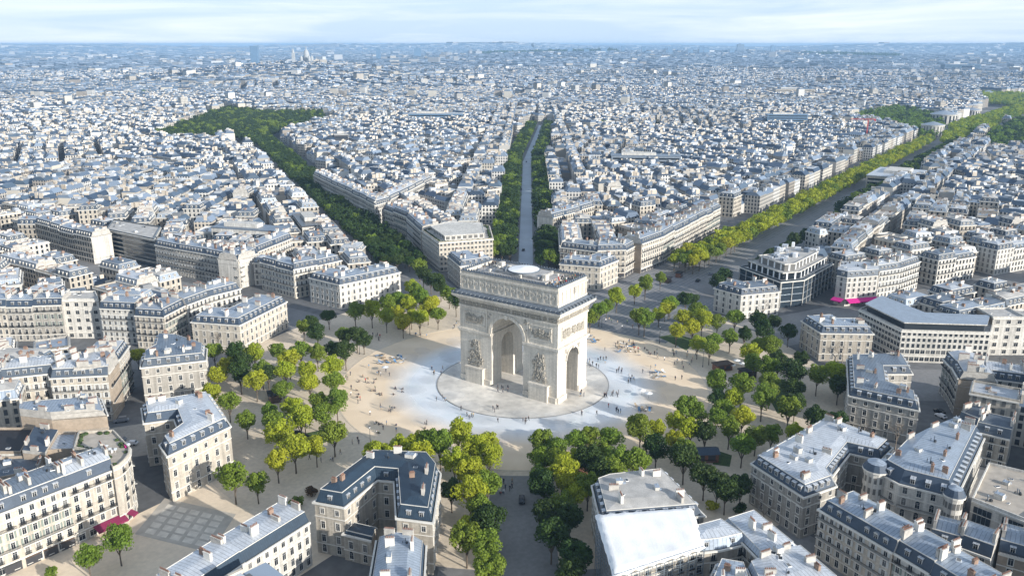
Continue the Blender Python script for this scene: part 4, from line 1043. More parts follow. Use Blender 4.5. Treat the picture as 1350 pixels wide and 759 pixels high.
# avenues
AV = [(0.3, 33, 4.5), (33.8, 20, 0), (57, 21, 3), (91, 12, -4), (119, 10, -7), (146, 13, 0), (180, 30, -5), (-146, 21, 0), (-118, 19, 0), (-87, 15, 0), (-56, 16, 0), (-28, 17, 0)]
M_ROAD = pmat('grey_road', (.20, .195, .19), .8, var=.15, vscale=.06, var2=.12, v2scale=.8)
M_STREET = pmat('beige_street', (.36, .32, .27), .85, var=.15, vscale=.08, var2=.12, v2scale=.8)
M_ROADB = pmat('sky_sheen_road', (.44, .49, .55), .6, var=.12, vscale=.05)  # sky reflection on the asphalt put into its pale blue colour
M_SAND2 = pmat('pale_sand_paving', (.68, .555, .41), .88, var=.10, vscale=.06, var2=.08, v2scale=.7)
def strip_sheet(name, mat, ang, off, hw, s0, s1, z):
    a = math.radians(ang); u = (math.cos(a), math.sin(a)); n = (-u[1], u[0])
    P = [(u[0] * s + n[0] * (off + t), u[1] * s + n[1] * (off + t), z) for s, t in ((s0, -hw), (s1, -hw), (s1, hw), (s0, hw))]
    b = MB(); b.face(P); return tag(b.build(name, [mat]), kind='structure')
for i, (ang, hw, off) in enumerate(AV):
    s1 = 655 if i == 1 else 1000 if i == 2 else 1700 if i == 0 else 700
    strip_sheet('avenue', M_SAND2 if i == 6 else M_STREET if i == 5 else M_ROAD, ang, off, hw, 118, s1, .012 + .0004 * i)
BEND = (650 * math.cos(math.radians(33.8)), 650 * math.sin(math.radians(33.8)))
def strip_from(name, mat, p, ang, off, hw, s1, z):
    a = math.radians(ang); u = (math.cos(a), math.sin(a)); n = (-u[1], u[0]); b = MB()
    b.face([(p[0] + u[0] * s + n[0] * (off + t), p[1] + u[1] * s + n[1] * (off + t), z) for s, t in ((-4, -hw), (s1, -hw), (s1, hw), (-4, hw))])
    return tag(b.build(name, [mat]), kind='structure')
strip_from('avenue', M_ROAD, BEND, 30.8, 0, 20, 470, .010)
strip_sheet('carriageway', M_ROADB, 33.8, -.6, 4.4, 130, 650, .03); strip_from('carriageway', M_ROADB, BEND, 30.8, -.6, 4.4, 440, .034)
strip_sheet('carriageway', M_ROAD, -146, 0, 9.5, 75, 300, .03)
# chequered paving of the great avenue
m, N, L, bs = nodes_mat('chequered_paving'); geo = N.new('ShaderNodeNewGeometry'); bs.inputs['Roughness'].default_value = .8
ck = N.new('ShaderNodeTexBrick'); ck.inputs['Scale'].default_value = .35; ck.inputs['Color1'].default_value = (.20, .20, .205, 1); ck.inputs['Color2'].default_value = (.155, .16, .17, 1); ck.inputs['Mortar'].default_value = (.30, .285, .265, 1)
ck.inputs['Mortar Size'].default_value = .06; ck.inputs['Brick Width'].default_value = 1.2; ck.inputs['Row Height'].default_value = .9
L.new(geo.outputs['Position'], ck.inputs['Vector'])
L.new(ck.outputs['Color'], bs.inputs['Base Color'])
strip_sheet('great_avenue_paving', m, .3, 4.5, 32, 73, 1000, .034)
strip_sheet('great_avenue_roadway', M_ROAD, .3, -9, 9, 130, 1650, .042)
# slab pattern at the mouth of the narrow street
b = MB()
o0 = Vector(at(196, 700)); uu = (Vector(at(262, 716)) - o0) / 4; vv = (Vector(at(222, 668)) - o0) / 4
for i in range(5):
    for j in range(5):
        p = o0 + uu * (i - .2) + vv * (j - .3)
        b.face([(*(p + uu * s * .72 + vv * t * .72), .046) for s, t in ((0, 0), (1, 0), (1, 1), (0, 1))])
tag(b.build('paving_slabs', [pmat('pale_slabs', (.62, .56, .47), .8, var=.15, vscale=.5)]), kind='structure')
o1 = o0 - uu * .8 - vv * .8
b = MB(); b.face([(*(o1 + uu * s + vv * t), .036) for s, t in ((0, 0), (6, 0), (6, 6), (0, 6))]); tag(b.build('slab_bed', [pmat('grey_slab_bed', (.44, .395, .33), .85, var=.15, vscale=.3)]), kind='structure')
# lawns
M_GRASS = pmat('lawn', (.05, .085, .018), .95, var=.3, vscale=.6, var2=.3, v2scale=4)
for pts in ([(868, 444), (905, 462), (918, 448), (890, 440)], [(398, 572), (440, 563), (446, 574), (418, 588)], [(935, 590), (965, 600), (962, 615), (940, 612)], [(1000, 500), (1025, 545), (1050, 540), (1035, 500)]):
    b = MB(); b.face([(*at(x, y), .06) for x, y in pts]); tag(b.build('lawn', [M_GRASS]), kind='structure')

# ------------------------------------------------------------------ trees
def leaf_mat(name, base, trans):
    m, N, L, bs = nodes_mat(name)
    at_ = N.new('ShaderNodeAttribute'); at_.attribute_name = 'leaf'
    oi = N.new('ShaderNodeObjectInfo')
    hsv = N.new('ShaderNodeHueSaturation'); hsv.inputs['Color'].default_value = (*base, 1)
    mr = N.new('ShaderNodeMapRange'); mr.inputs['To Min'].default_value = .70; mr.inputs['To Max'].default_value = 1.3; L.new(at_.outputs['Fac'], mr.inputs['Value'])
    mr2 = N.new('ShaderNodeMapRange'); mr2.inputs['To Min'].default_value = .485; mr2.inputs['To Max'].default_value = .515; L.new(oi.outputs['Random'], mr2.inputs['Value'])
    L.new(mr.outputs[0], hsv.inputs['Value']); L.new(mr2.outputs[0], hsv.inputs['Hue'])
    L.new(hsv.outputs[0], bs.inputs['Base Color']); bs.inputs['Roughness'].default_value = .6; bs.inputs['Specular IOR Level'].default_value = .25
    tr = N.new('ShaderNodeBsdfTranslucent'); L.new(hsv.outputs[0], tr.inputs['Color'])
    ms = N.new('ShaderNodeMixShader'); ms.inputs['Fac'].default_value = trans
    L.new(bs.outputs[0], ms.inputs[1]); L.new(tr.outputs[0], ms.inputs[2]); L.new(ms.outputs[0], N['Material Output'].inputs['Surface'])
    return m
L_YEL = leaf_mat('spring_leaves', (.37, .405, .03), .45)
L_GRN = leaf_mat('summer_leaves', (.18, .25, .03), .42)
L_DRK = leaf_mat('shade_dark_leaves', (.045, .08, .016), .34)  # tree shade put into the leaf colour, beside some deep green foliage
def leaves(rng, R, z0, z1, nclump, nleaf, size):
    """leaf quads spread over clumps; returns verts (N*4,3) and per-face value"""
    H = (z1 - z0) / 2; zc = (z0 + z1) / 2
    d = rng.normal(size=(nclump, 3)); d /= np.linalg.norm(d, axis=1)[:, None]
    cr = rng.uniform(.25, .82, nclump) ** .6
    cc = d * cr[:, None] * np.array([R * .78, R * .78, H * .78]) + np.array([0, 0, zc])
    cc[:, 2] += .12 * H * (1 - (np.hypot(cc[:, 0], cc[:, 1]) / R))
    rad = rng.uniform(.24, .44, nclump) * R
    k = rng.integers(0, nclump, nleaf)
    n = rng.normal(size=(nleaf, 3)); n[:, 2] += .25; n /= np.linalg.norm(n, axis=1)[:, None]
    rr = rad[k] * rng.uniform(.5, 1.05, nleaf) ** .5
    p = cc[k] + n * rr[:, None] * np.array([1, 1, .85])
    nn = n + rng.normal(size=(nleaf, 3)) * .55; nn /= np.linalg.norm(nn, axis=1)[:, None]
    a = np.cross(nn, rng.normal(size=(nleaf, 3))); a /= np.linalg.norm(a, axis=1)[:, None]; bb = np.cross(nn, a)
    s = size * rng.uniform(.6, 1.35, nleaf)[:, None]
    V = np.stack([p - a * s * .5, p + bb * s * .38, p + a * s * .5, p - bb * s * .38], 1)
    val = np.clip(rng.uniform(0, 1, nclump)[k] * .7 + rng.uniform(0, .3, nleaf), 0, 1)
    return V, val, cc
def quad_mesh(name, V, mats, midx=None, attr=None):
    n = len(V); me = bpy.data.meshes.new(name)
    me.vertices.add(n * 4); me.vertices.foreach_set('co', V.reshape(-1).astype(np.float32))
    me.loops.add(n * 4); me.loops.foreach_set('vertex_index', np.arange(n * 4, dtype=np.int32))
    me.polygons.add(n); me.polygons.foreach_set('loop_start', np.arange(0, n * 4, 4, dtype=np.int32))
    for m in mats: me.materials.append(m)
    if midx is not None: me.polygons.foreach_set('material_index', np.asarray(midx, dtype=np.int32))
    for nm, (typ, dom, arr) in (attr or {}).items():
        a = me.attributes.new(nm, typ, dom); a.data.foreach_set('color' if 'COLOR' in typ else 'value', np.asarray(arr, dtype=np.float32).reshape(-1))
    me.update(); return me
def trunk_mesh(seed, cc, z0, H):
    rs = random.Random(seed); b = MB()
    b.tube((0, 0, -.1), (.05, .03, z0 * .55), .24, .19, 7); b.tube((.05, .03, z0 * .55), (0, .06, z0 + .8), .19, .14, 7)
    for c in cc[:9]:
        b.tube((0, .05, z0 * rs.uniform(.6, 1.0)), (c[0] * .55, c[1] * .55, (c[2] + z0) / 2 + .4), .10, .06, 5); b.tube((c[0] * .55, c[1] * .55, (c[2] + z0) / 2 + .4), c, .06, .02, 4)
    return b.mesh('tree_trunk', [M_BARK])
TREES = {}
for kind, mat in (('yel', L_YEL), ('grn', L_GRN), ('drk', L_DRK)):
    TREES[kind] = []
    for s in range(4):
        rng = np.random.default_rng(40 + s * 3)
        R = [4.7, 5.0, 4.4, 4.8][s]; z0 = [4.0, 4.5, 3.8, 3.7][s]; z1 = [12.4, 11.9, 12.6, 11.6][s]
        V, val, cc = leaves(rng, R, z0, z1, 26, 3400, .62)
        TREES[kind].append((quad_mesh('crown_' + kind, V, [mat], attr={'leaf': ('FLOAT', 'FACE', val)}), trunk_mesh(s, cc, z0, z1)))
TPX = {}
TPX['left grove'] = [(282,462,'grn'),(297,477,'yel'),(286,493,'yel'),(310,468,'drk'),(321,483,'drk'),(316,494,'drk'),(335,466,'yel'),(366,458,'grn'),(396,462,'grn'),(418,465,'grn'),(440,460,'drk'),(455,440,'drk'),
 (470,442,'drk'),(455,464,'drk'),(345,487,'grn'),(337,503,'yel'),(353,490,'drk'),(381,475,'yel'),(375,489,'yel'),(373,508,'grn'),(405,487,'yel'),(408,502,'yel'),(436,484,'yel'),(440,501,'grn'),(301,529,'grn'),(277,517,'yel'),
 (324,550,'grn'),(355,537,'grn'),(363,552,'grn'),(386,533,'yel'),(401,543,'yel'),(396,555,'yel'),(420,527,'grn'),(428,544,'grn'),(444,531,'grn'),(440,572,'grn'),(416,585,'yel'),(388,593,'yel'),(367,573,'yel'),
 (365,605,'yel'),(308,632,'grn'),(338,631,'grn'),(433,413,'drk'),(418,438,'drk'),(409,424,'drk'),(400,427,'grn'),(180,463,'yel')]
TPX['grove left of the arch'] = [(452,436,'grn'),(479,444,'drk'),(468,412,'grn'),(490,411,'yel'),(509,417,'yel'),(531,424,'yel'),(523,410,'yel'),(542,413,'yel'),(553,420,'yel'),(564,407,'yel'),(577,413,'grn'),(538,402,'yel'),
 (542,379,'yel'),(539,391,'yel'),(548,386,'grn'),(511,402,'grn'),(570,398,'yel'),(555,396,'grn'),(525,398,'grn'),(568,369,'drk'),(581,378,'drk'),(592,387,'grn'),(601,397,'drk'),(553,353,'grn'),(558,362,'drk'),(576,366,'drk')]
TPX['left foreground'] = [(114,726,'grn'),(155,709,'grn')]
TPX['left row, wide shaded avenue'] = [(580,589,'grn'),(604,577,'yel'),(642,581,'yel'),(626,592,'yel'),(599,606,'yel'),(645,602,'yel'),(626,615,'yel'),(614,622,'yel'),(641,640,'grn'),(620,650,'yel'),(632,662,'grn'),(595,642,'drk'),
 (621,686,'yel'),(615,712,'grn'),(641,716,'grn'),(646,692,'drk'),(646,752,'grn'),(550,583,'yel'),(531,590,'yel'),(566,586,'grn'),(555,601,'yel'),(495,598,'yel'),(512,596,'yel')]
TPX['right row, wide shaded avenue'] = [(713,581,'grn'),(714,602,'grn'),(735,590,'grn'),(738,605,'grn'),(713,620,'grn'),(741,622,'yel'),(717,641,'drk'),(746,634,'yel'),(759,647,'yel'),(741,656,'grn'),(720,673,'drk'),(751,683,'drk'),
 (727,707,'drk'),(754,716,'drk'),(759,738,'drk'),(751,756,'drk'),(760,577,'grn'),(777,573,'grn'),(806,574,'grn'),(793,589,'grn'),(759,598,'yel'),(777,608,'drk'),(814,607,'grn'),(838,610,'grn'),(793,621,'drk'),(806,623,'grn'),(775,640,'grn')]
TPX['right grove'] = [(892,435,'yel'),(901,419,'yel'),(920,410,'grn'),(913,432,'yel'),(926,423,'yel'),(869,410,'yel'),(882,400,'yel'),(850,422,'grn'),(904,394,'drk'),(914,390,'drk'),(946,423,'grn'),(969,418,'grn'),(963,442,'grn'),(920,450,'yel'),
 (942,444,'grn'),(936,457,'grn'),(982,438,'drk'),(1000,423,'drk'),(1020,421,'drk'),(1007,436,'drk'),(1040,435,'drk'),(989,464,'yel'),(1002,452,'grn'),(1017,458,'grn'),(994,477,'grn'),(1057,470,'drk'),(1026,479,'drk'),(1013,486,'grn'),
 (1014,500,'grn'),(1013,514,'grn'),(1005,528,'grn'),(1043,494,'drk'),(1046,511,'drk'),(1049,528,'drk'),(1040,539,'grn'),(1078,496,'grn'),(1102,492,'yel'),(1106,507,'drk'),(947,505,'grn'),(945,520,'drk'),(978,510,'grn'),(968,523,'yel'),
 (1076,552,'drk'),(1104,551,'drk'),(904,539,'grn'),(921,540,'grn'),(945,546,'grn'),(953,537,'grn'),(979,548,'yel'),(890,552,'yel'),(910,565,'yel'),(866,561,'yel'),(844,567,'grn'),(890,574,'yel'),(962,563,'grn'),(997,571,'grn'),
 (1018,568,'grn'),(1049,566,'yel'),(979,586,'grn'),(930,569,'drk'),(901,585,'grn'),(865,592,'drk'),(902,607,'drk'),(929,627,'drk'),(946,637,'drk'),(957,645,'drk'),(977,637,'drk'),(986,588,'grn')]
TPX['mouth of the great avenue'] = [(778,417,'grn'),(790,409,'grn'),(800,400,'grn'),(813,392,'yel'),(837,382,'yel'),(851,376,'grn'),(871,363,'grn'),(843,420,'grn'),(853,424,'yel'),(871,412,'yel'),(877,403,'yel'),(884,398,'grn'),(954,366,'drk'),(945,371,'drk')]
tree_spec = []
for gname, L_ in TPX.items():
    for (px_, py_, kd) in L_:
        x, y = at(px_, py_, 8.0); tree_spec.append([x, y, kd, gname])
rs = random.Random(11)
def bearing_pt(ang, s, t):
    a = math.radians(ang); return (s * math.cos(a) - t * math.sin(a), s * math.sin(a) + t * math.cos(a))
def arow(ang, t, s0, s1, step, kinds, gname, jit=.8):
    s = s0
    while s < s1:
        x, y = bearing_pt(ang, s, t + rs.uniform(-jit, jit)); tree_spec.append([x, y, rs.choice(kinds), gname]); s += step * rs.uniform(.85, 1.15)
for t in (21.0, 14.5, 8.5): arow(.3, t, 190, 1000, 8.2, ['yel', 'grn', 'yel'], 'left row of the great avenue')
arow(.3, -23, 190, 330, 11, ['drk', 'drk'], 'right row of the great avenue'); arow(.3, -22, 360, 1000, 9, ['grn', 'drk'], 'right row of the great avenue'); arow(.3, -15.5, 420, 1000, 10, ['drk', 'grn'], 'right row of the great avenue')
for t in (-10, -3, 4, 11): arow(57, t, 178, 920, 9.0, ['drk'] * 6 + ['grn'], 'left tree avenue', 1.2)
def crow(t, s0, s1, kinds, gname):
    s = s0
    while s < s1:
        if s < 650: x, y = bearing_pt(33.8, s, t + rs.uniform(-.7, .7))
        else:
            x, y = bearing_pt(30.8, s - 650, t + rs.uniform(-.7, .7)); x += BEND[0]; y += BEND[1]
        tree_spec.append([x, y, rs.choice(kinds), gname]); s += 8 * rs.uniform(.85, 1.15)
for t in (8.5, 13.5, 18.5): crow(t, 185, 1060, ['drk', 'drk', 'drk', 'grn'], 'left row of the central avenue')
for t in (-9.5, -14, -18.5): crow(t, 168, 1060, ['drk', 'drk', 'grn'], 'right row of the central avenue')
def crown_clear(x, y): return all(not inside(x, y, P) for P in FOOT)
tree_spec = [t for t in tree_spec if crown_clear(t[0], t[1])]
kept = []
for t in tree_spec:
    if all((t[0] - k[0]) ** 2 + (t[1] - k[1]) ** 2 > 7.0 for k in kept): kept.append(t)
def rank(t):
    u, v, w = proj(t[0], t[1], 8); return w + (3000 if not (-15 < u < PW + 15 and v < PH + 30) else 0)
kept.sort(key=rank)
N_TREE = 296
near, far = kept[:N_TREE], kept[N_TREE:]
kindname = {'yel': 'yellow green tree', 'grn': 'mid green tree', 'drk': 'dark green tree'}
cnt = {}
near.sort(key=lambda t: (t[3], math.hypot(t[0], t[1])))
for i, (x, y, kd, gname) in enumerate(near):
    v = rs.randrange(4); cm, tm = TREES[kd][v]; k = (gname, kd); cnt[k] = cnt.get(k, 0) + 1
    where = f'in the {gname}' if 'row' in gname or 'grove' in gname else f'at the {gname}'
    root = thing('tree', f'{kindname[kd]}, {ordn(cnt[k] - 1)} outward of that colour, {gname}', 'tree', (x, y, .03), rs.uniform(0, 6.28), 'trees ' + where)
    sc = rs.uniform(.82, 1.12) * (.84 if gname == 'left foreground' else 1)
    root.scale = (sc * rs.uniform(.92, 1.1), sc, sc * rs.uniform(.95, 1.1))
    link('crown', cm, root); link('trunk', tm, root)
# trees beyond the nearest ones, and the two woods, as masses
def tree_mass(name, pts, mats, nleaf, size, z0=3.0, R=5.0, hz=11.6):
    VV, MM, AA = [], [], []
    base = [leaves(np.random.default_rng(90 + k), R, z0, hz, 16, nleaf, size) for k in range(5)]
    rng = np.random.default_rng(4)
    for x, y, kd in pts:
        V, val, _ = base[rng.integers(0, 5)]; a = rng.uniform(0, 6.28); ca, sa = math.cos(a), math.sin(a); s = rng.uniform(.8, 1.15)
        W = V * s; W = np.stack([W[..., 0] * ca - W[..., 1] * sa + x, W[..., 0] * sa + W[..., 1] * ca + y, W[..., 2] + float(hill(np.array(x), np.array(y)))], -1)
        VV.append(W); AA.append(np.clip(val * .7 + rng.uniform(0, .3), 0, 1)); MM.append(np.full(len(V), {'yel': 0, 'grn': 1, 'drk': 2}[kd]))
    me = quad_mesh(name, np.concatenate(VV), mats, np.concatenate(MM), {'leaf': ('FLOAT', 'FACE', np.concatenate(AA))})
    return tag(link(name, me), kind='stuff')
LM = [L_YEL, L_GRN, L_DRK]
tree_mass('avenue_trees', [(t[0], t[1], t[2]) for t in far], LM, 420, 1.15)
def fill(poly, step, kinds, seed):
    r_ = random.Random(seed); xs = [p[0] for p in poly]; ys = [p[1] for p in poly]; out = []
    x = min(xs)
    while x < max(xs):
        y = min(ys)
        while y < max(ys):
            a, b_ = x + r_.uniform(-.45, .45) * step, y + r_.uniform(-.45, .45) * step
            if inside(a, b_, poly): out.append((a, b_, r_.choice(kinds)))
            y += step
        x += step
    return out
MONCEAU = [at(*p, 8) for p in ((203, 177), (245, 162), (280, 148), (300, 142), (345, 148), (424, 148), (430, 158), (395, 168), (345, 178), (330, 192), (318, 180), (300, 180), (250, 183))]
tree_mass('park_wood', fill(MONCEAU, 9, ['grn', 'drk', 'drk', 'drk'], 3), LM, 260, 1.7, 1.5, 6.2, 15)
G1 = [at(*p, 8) for p in ((1113, 156), (1150, 146), (1185, 140), (1232, 150), (1246, 165), (1228, 181), (1205, 172), (1160, 160))]
G2 = [at(*p, 8) for p in ((1240, 187), (1252, 165), (1300, 150), (1345, 138), (1290, 134), (1290, 122), (1400, 124), (1400, 132), (1345, 150), (1262, 184))]
G3 = [at(*p, 8) for p in ((1300, 178), (1345, 155), (1420, 150), (1420, 200), (1302, 193))]
tree_mass('garden_trees', fill(G1, 10, ['grn', 'drk', 'grn'], 5) + fill(G2, 10, ['yel', 'yel', 'grn'], 6) + fill(G3, 10, ['grn', 'drk'], 7), LM, 240, 1.8, 1.5, 6.0, 14)
# bare trees before the shaded mansions
def bare_mesh(seed):
    r_ = random.Random(seed); b = MB()
    def grow(p, d, L, r, lv):
        q = p + d * L; b.tube(p, q, r, r * .65, 5 if lv < 2 else 3)
        if lv >= 5: return
        for _ in range(3 if lv < 4 else 2):
            nd = (d + Vector((r_.uniform(-1, 1), r_.uniform(-1, 1), r_.uniform(-.25, .6))) * .75).normalized(); grow(q, nd, L * r_.uniform(.62, .85), r * .6, lv + 1)
    grow(Vector((0, 0, 0)), Vector((0, 0, 1)), 3.0, .22, 0)
    return b.mesh('bare_tree', [pmat('grey_bark', (.20, .165, .13), .9)])
BARE = [bare_mesh(s) for s in (1, 2, 3)]
for i, (px_, py_, wh) in enumerate([(1006, 690, 'before the left front of the white roofed brown mansion'), (1110, 478, 'before the grey mansion beside the long white office'), (1180, 592, 'in front of the shaded mansion with the curved left side'), (1136, 592, 'at the left corner of the shaded mansion with the curved side'), (1005, 418, 'before the pale low mansion under the glass building'), (290, 452, 'before the long beige mansion at left')]):
    x, y = at(px_, py_, 0)
    for q in range(6):
        if not crown_clear(x, y):
            d = math.hypot(x - CAM[0], y - CAM[1]); x += (CAM[0] - x) / d * 2; y += (CAM[1] - y) / d * 2
    o = link('bare_tree', BARE[i % 3], None, (x, y, 0), i * 1.3, (.95,) * 3); tag(o, 'leafless brown tree ' + wh, 'tree', 'leafless trees')
# low bushes
def bush(px_, py_, label, R, mat):
    V, val, _ = leaves(np.random.default_rng(int(px_)), R, .1, R * 1.2, 12, 900, .5)
    x, y = at(px_, py_, 1); o = link('bush', quad_mesh('bush', V, [mat], attr={'leaf': ('FLOAT', 'FACE', val)}), None, (x, y, 0)); tag(o, label, 'bush')
bush(390, 664, 'green bush at the back end of the long zinc roofed house', 2.6, L_GRN); bush(412, 648, 'reddish brown bush against the navy roofed mansion', 2.4, leaf_mat('russet_leaves', (.12, .075, .03), .3))
bush(68, 756, 'dark green bush at the bottom left edge', 2.2, L_GRN); bush(938, 668, 'yellow flowering bush right of the tarpaulin mansion', 2.6, L_YEL); bush(977, 672, 'dark bush at the foot of the brown mansion', 2.6, L_DRK)

# ------------------------------------------------------------------ people
def person_mesh(name, pose, cols, seed=0):
    J = {'pel': (0, 0, .93), 'che': (0, .02, 1.32), 'nec': (0, .03, 1.50), 'hd0': (0, .05, 1.60), 'hd1': (0, .05, 1.76)}
    for s, q in ((-1, 'l'), (1, 'r')):
        J['sh' + q] = (s * .19, .02, 1.42); J['el' + q] = (s * .25, -.02, 1.15); J['ha' + q] = (s * .24, .08, .90)
        J['hi' + q] = (s * .10, 0, .90); J['kn' + q] = (s * .11, .02, .50); J['an' + q] = (s * .11, -.02, .09); J['to' + q] = (s * .12, .15, .04)
    if pose == 'walk':
        J['knl'] = (-.11, .20, .52); J['anl'] = (-.11, .30, .10); J['tol'] = (-.11, .46, .08); J['knr'] = (.11, -.04, .50); J['anr'] = (.11, -.30, .14); J['tor'] = (.11, -.18, .04)
        J['har'] = (.24, .25, 1.0); J['hal'] = (-.24, -.2, .95)
    if pose == 'sit':
        for k in list(J):
            x, y, z = J[k]
            if k[:2] in ('kn', 'an', 'to'): continue
            J[k] = (x, y - .1, z - .78)
        for s, q in ((-1, 'l'), (1, 'r')): J['kn' + q] = (s * .14, .36, .38); J['an' + q] = (s * .12, .62, .08); J['to' + q] = (s * .12, .78, .12); J['ha' + q] = (s * .2, .3, .36)
    E_ = [('pel', 'che'), ('che', 'nec'), ('nec', 'hd0'), ('hd0', 'hd1')] + [e for q in 'lr' for e in (('che', 'sh' + q), ('sh' + q, 'el' + q), ('el' + q, 'ha' + q), ('pel', 'hi' + q), ('hi' + q, 'kn' + q), ('kn' + q, 'an' + q), ('an' + q, 'to' + q))]
    rad = {'pel': .15, 'che': .17, 'nec': .065, 'hd0': .10, 'hd1': .085, 'sh': .075, 'el': .05, 'ha': .04, 'hi': .10, 'kn': .065, 'an': .045, 'to': .04}
    names = list(J); me = bpy.data.meshes.new(name); me.from_pydata([J[k] for k in names], [(names.index(a), names.index(b)) for a, b in E_], [])
    ob = bpy.data.objects.new('tmp', me); COL.objects.link(ob); bpy.context.view_layer.objects.active = ob
    md = ob.modifiers.new('s', 'SKIN'); sv = me.skin_vertices[0].data
    for i, k in enumerate(names): r = rad.get(k, rad.get(k[:2], .06)); sv[i].radius = (r, r * .8 if k in ('che', 'pel') else r)
    sv[0].use_root = True; ob.modifiers.new('d', 'SUBSURF').levels = 1
    dg = bpy.context.evaluated_depsgraph_get(); dg.update(); res = bpy.data.meshes.new_from_object(ob.evaluated_get(dg)); res.name = name
    bpy.data.objects.remove(ob)
    res.materials.clear()
    for c in cols: res.materials.append(c)
    lim = (.90, 1.50, 1.70) if pose != 'sit' else (.24, .72, .90)
    for p in res.polygons:
        z = p.center.z; arm = abs(p.center.x) > .2 and z < (1.02 if pose != 'sit' else .5) and z > (.8 if pose != 'sit' else .3)
        p.material_index = 2 if arm else 0 if z < lim[0] else 1 if z < lim[1] else 2 if z < lim[2] else 3
        if pose == 'sit' and p.center.y > .2: p.material_index = 0
        p.use_smooth = True
    return res
SKIN = pmat('skin', (.45, .28, .20), .6); HAIR = pmat('dark_hair', (.03, .022, .018), .7)
CL = {k: pmat('cloth_' + k, c, .85) for k, c in dict(black=(.012, .012, .015), navy=(.02, .03, .06), grey=(.10, .10, .105), white=(.7, .69, .67), red=(.4, .03, .03), blue=(.10, .22, .38), beige=(.38, .29, .19), pink=(.5, .10, .22), green=(.08, .14, .07)).items()}
PPL = []
for pose in ('stand', 'walk', 'sit'):
    for tp_, bt in (('black', 'black'), ('navy', 'black'), ('grey', 'navy'), ('white', 'navy'), ('red', 'black'), ('blue', 'beige'), ('beige', 'grey'), ('green', 'navy')):
        PPL.append((pose, tp_, bt, person_mesh('person_' + pose, pose, [CL[bt], CL[tp_], SKIN, HAIR])))
PC = [  # px, py, count, spread x, spread y (pixels), poses, where
 (612, 540, 2, 6, 2, 'sw', 'left of the terrace edge before the arch'), (584, 527, 4, 9, 3, 'sw', 'on the wet stone left of the terrace'), (578, 491, 5, 12, 4, 'sw', 'on the pale mist ground left of the arch'), (620, 551, 5, 8, 2, 'sw', 'on the wet stone below the terrace edge'),
 (655, 541, 4, 6, 4, 'sw', 'on the terrace edge in front of the great vault'), (657, 557, 1, 1, 1, 'w', 'alone on the wet stone in front of the great vault'), (693, 556, 4, 5, 3, 'sw', 'on the wet stone below the right pier'), (768, 521, 4, 5, 3, 'sw', 'on the terrace beside the side vault'),
 (797, 525, 4, 4, 2, 'sw', 'at the terrace edge right of the arch'), (811, 521, 6, 6, 3, 'sw', 'in the knot at the terrace edge right of the arch'), (769, 547, 2, 3, 1, 's', 'in the dark pair on the wet stone'), (786, 547, 1, 1, 1, 'w', 'alone on the wet stone right of the dark pair'),
 (803, 538, 1, 1, 1, 's', 'in red on the wet stone'), (817, 543, 4, 6, 2, 'sw', 'on the wet stone near the right trees'), (788, 480, 12, 14, 6, 'sw', 'in the crowd on the white ground right of the arch'), (816, 490, 5, 6, 3, 'sw', 'right of the crowd on the white ground'), (830, 502, 5, 6, 4, 'sw', 'on the sand beyond the white ground'),
 (818, 457, 16, 24, 6, 'sis', 'among the picnickers on the sand right of the arch'), (845, 463, 14, 22, 6, 'isi', 'on the coloured blankets right of the arch'), (880, 470, 5, 16, 8, 'sw', 'strolling on the sand near the right lawn'), (855, 492, 5, 22, 8, 'sw', 'strolling on the sand at right'), (900, 490, 8, 14, 12, 'sw', 'by the dark kerb of the sand at right'),
 (480, 500, 12, 26, 6, 'isi', 'sitting about on the sand at left near the shadow line'), (510, 515, 12, 22, 8, 'iis', 'in the middle of the left sand'), (466, 522, 8, 12, 12, 'isw', 'on the sand beside the left grove'), (505, 540, 8, 20, 8, 'isw', 'on the lower left sand'), (512, 563, 10, 18, 8, 'isi', 'in the group on the sand above the navy roof'),
 (560, 562, 3, 5, 4, 'si', 'on the sand left of the bottom trees'), (470, 583, 4, 6, 3, 's', 'in the dark group at the corner of the left grove'), (495, 446, 6, 6, 4, 'sw', 'near the dark trees left of the arch'), (500, 490, 5, 16, 6, 'sw', 'on the shaded sand left of the arch'), (555, 443, 4, 10, 2, 'sw', 'on the bright sand left of the arch'),
 (605, 430, 6, 10, 6, 'sw', 'in the shade at the left shoulder of the arch'), (665, 642, 10, 12, 10, 'isw', 'on the paving of the wide shaded avenue'), (425, 600, 8, 26, 10, 'sw', 'in the tree shadows at left'), (820, 428, 10, 24, 6, 'sw', 'at the shaded mouth of the great avenue'), (905, 470, 8, 20, 10, 'sw', 'under the right grove by the lawn'), (662, 516, 8, 8, 4, 'sw', 'in the shade under the great vault')]
rs = random.Random(21); lab_n = {}
for (px_, py_, n, sx, sy, poses, where) in PC:
    for k in range(n):
        x, y = at(px_ + rs.uniform(-sx, sx), py_ + rs.uniform(-sy, sy), 0)
        if -AD - 2.4 < x < AD + 1 and BW - .3 < abs(y) < AW + 1: continue
        r_ = math.hypot(x, y); po = {'s': 'stand', 'w': 'walk', 'i': 'sit'}[rs.choice(poses)]
        dark = r_ < 52 or 'dark' in where
        c = [p for p in PPL if p[0] == po and (p[1] != 'red' or rs.random() < .25) and ((p[1] in ('black', 'navy', 'grey')) if dark and rs.random() < .85 else True)]
        if 'in red' in where: c = [p for p in PPL if p[0] == po and p[1] == 'red']
        pose, tp_, bt, me = rs.choice(c); kk = (pose, tp_, where); lab_n[kk] = lab_n.get(kk, 0) + 1
        w = {'stand': 'standing', 'walk': 'walking', 'sit': 'sitting'}[pose]
        o = link('person', me, None, (x, y, .17 if r_ < 33.4 else .05), rs.uniform(0, 6.28), (rs.uniform(1.08, 1.2),) * 3)
        tag(o, f'{w} person with {tp_} top {where}', 'person', 'people ' + where)
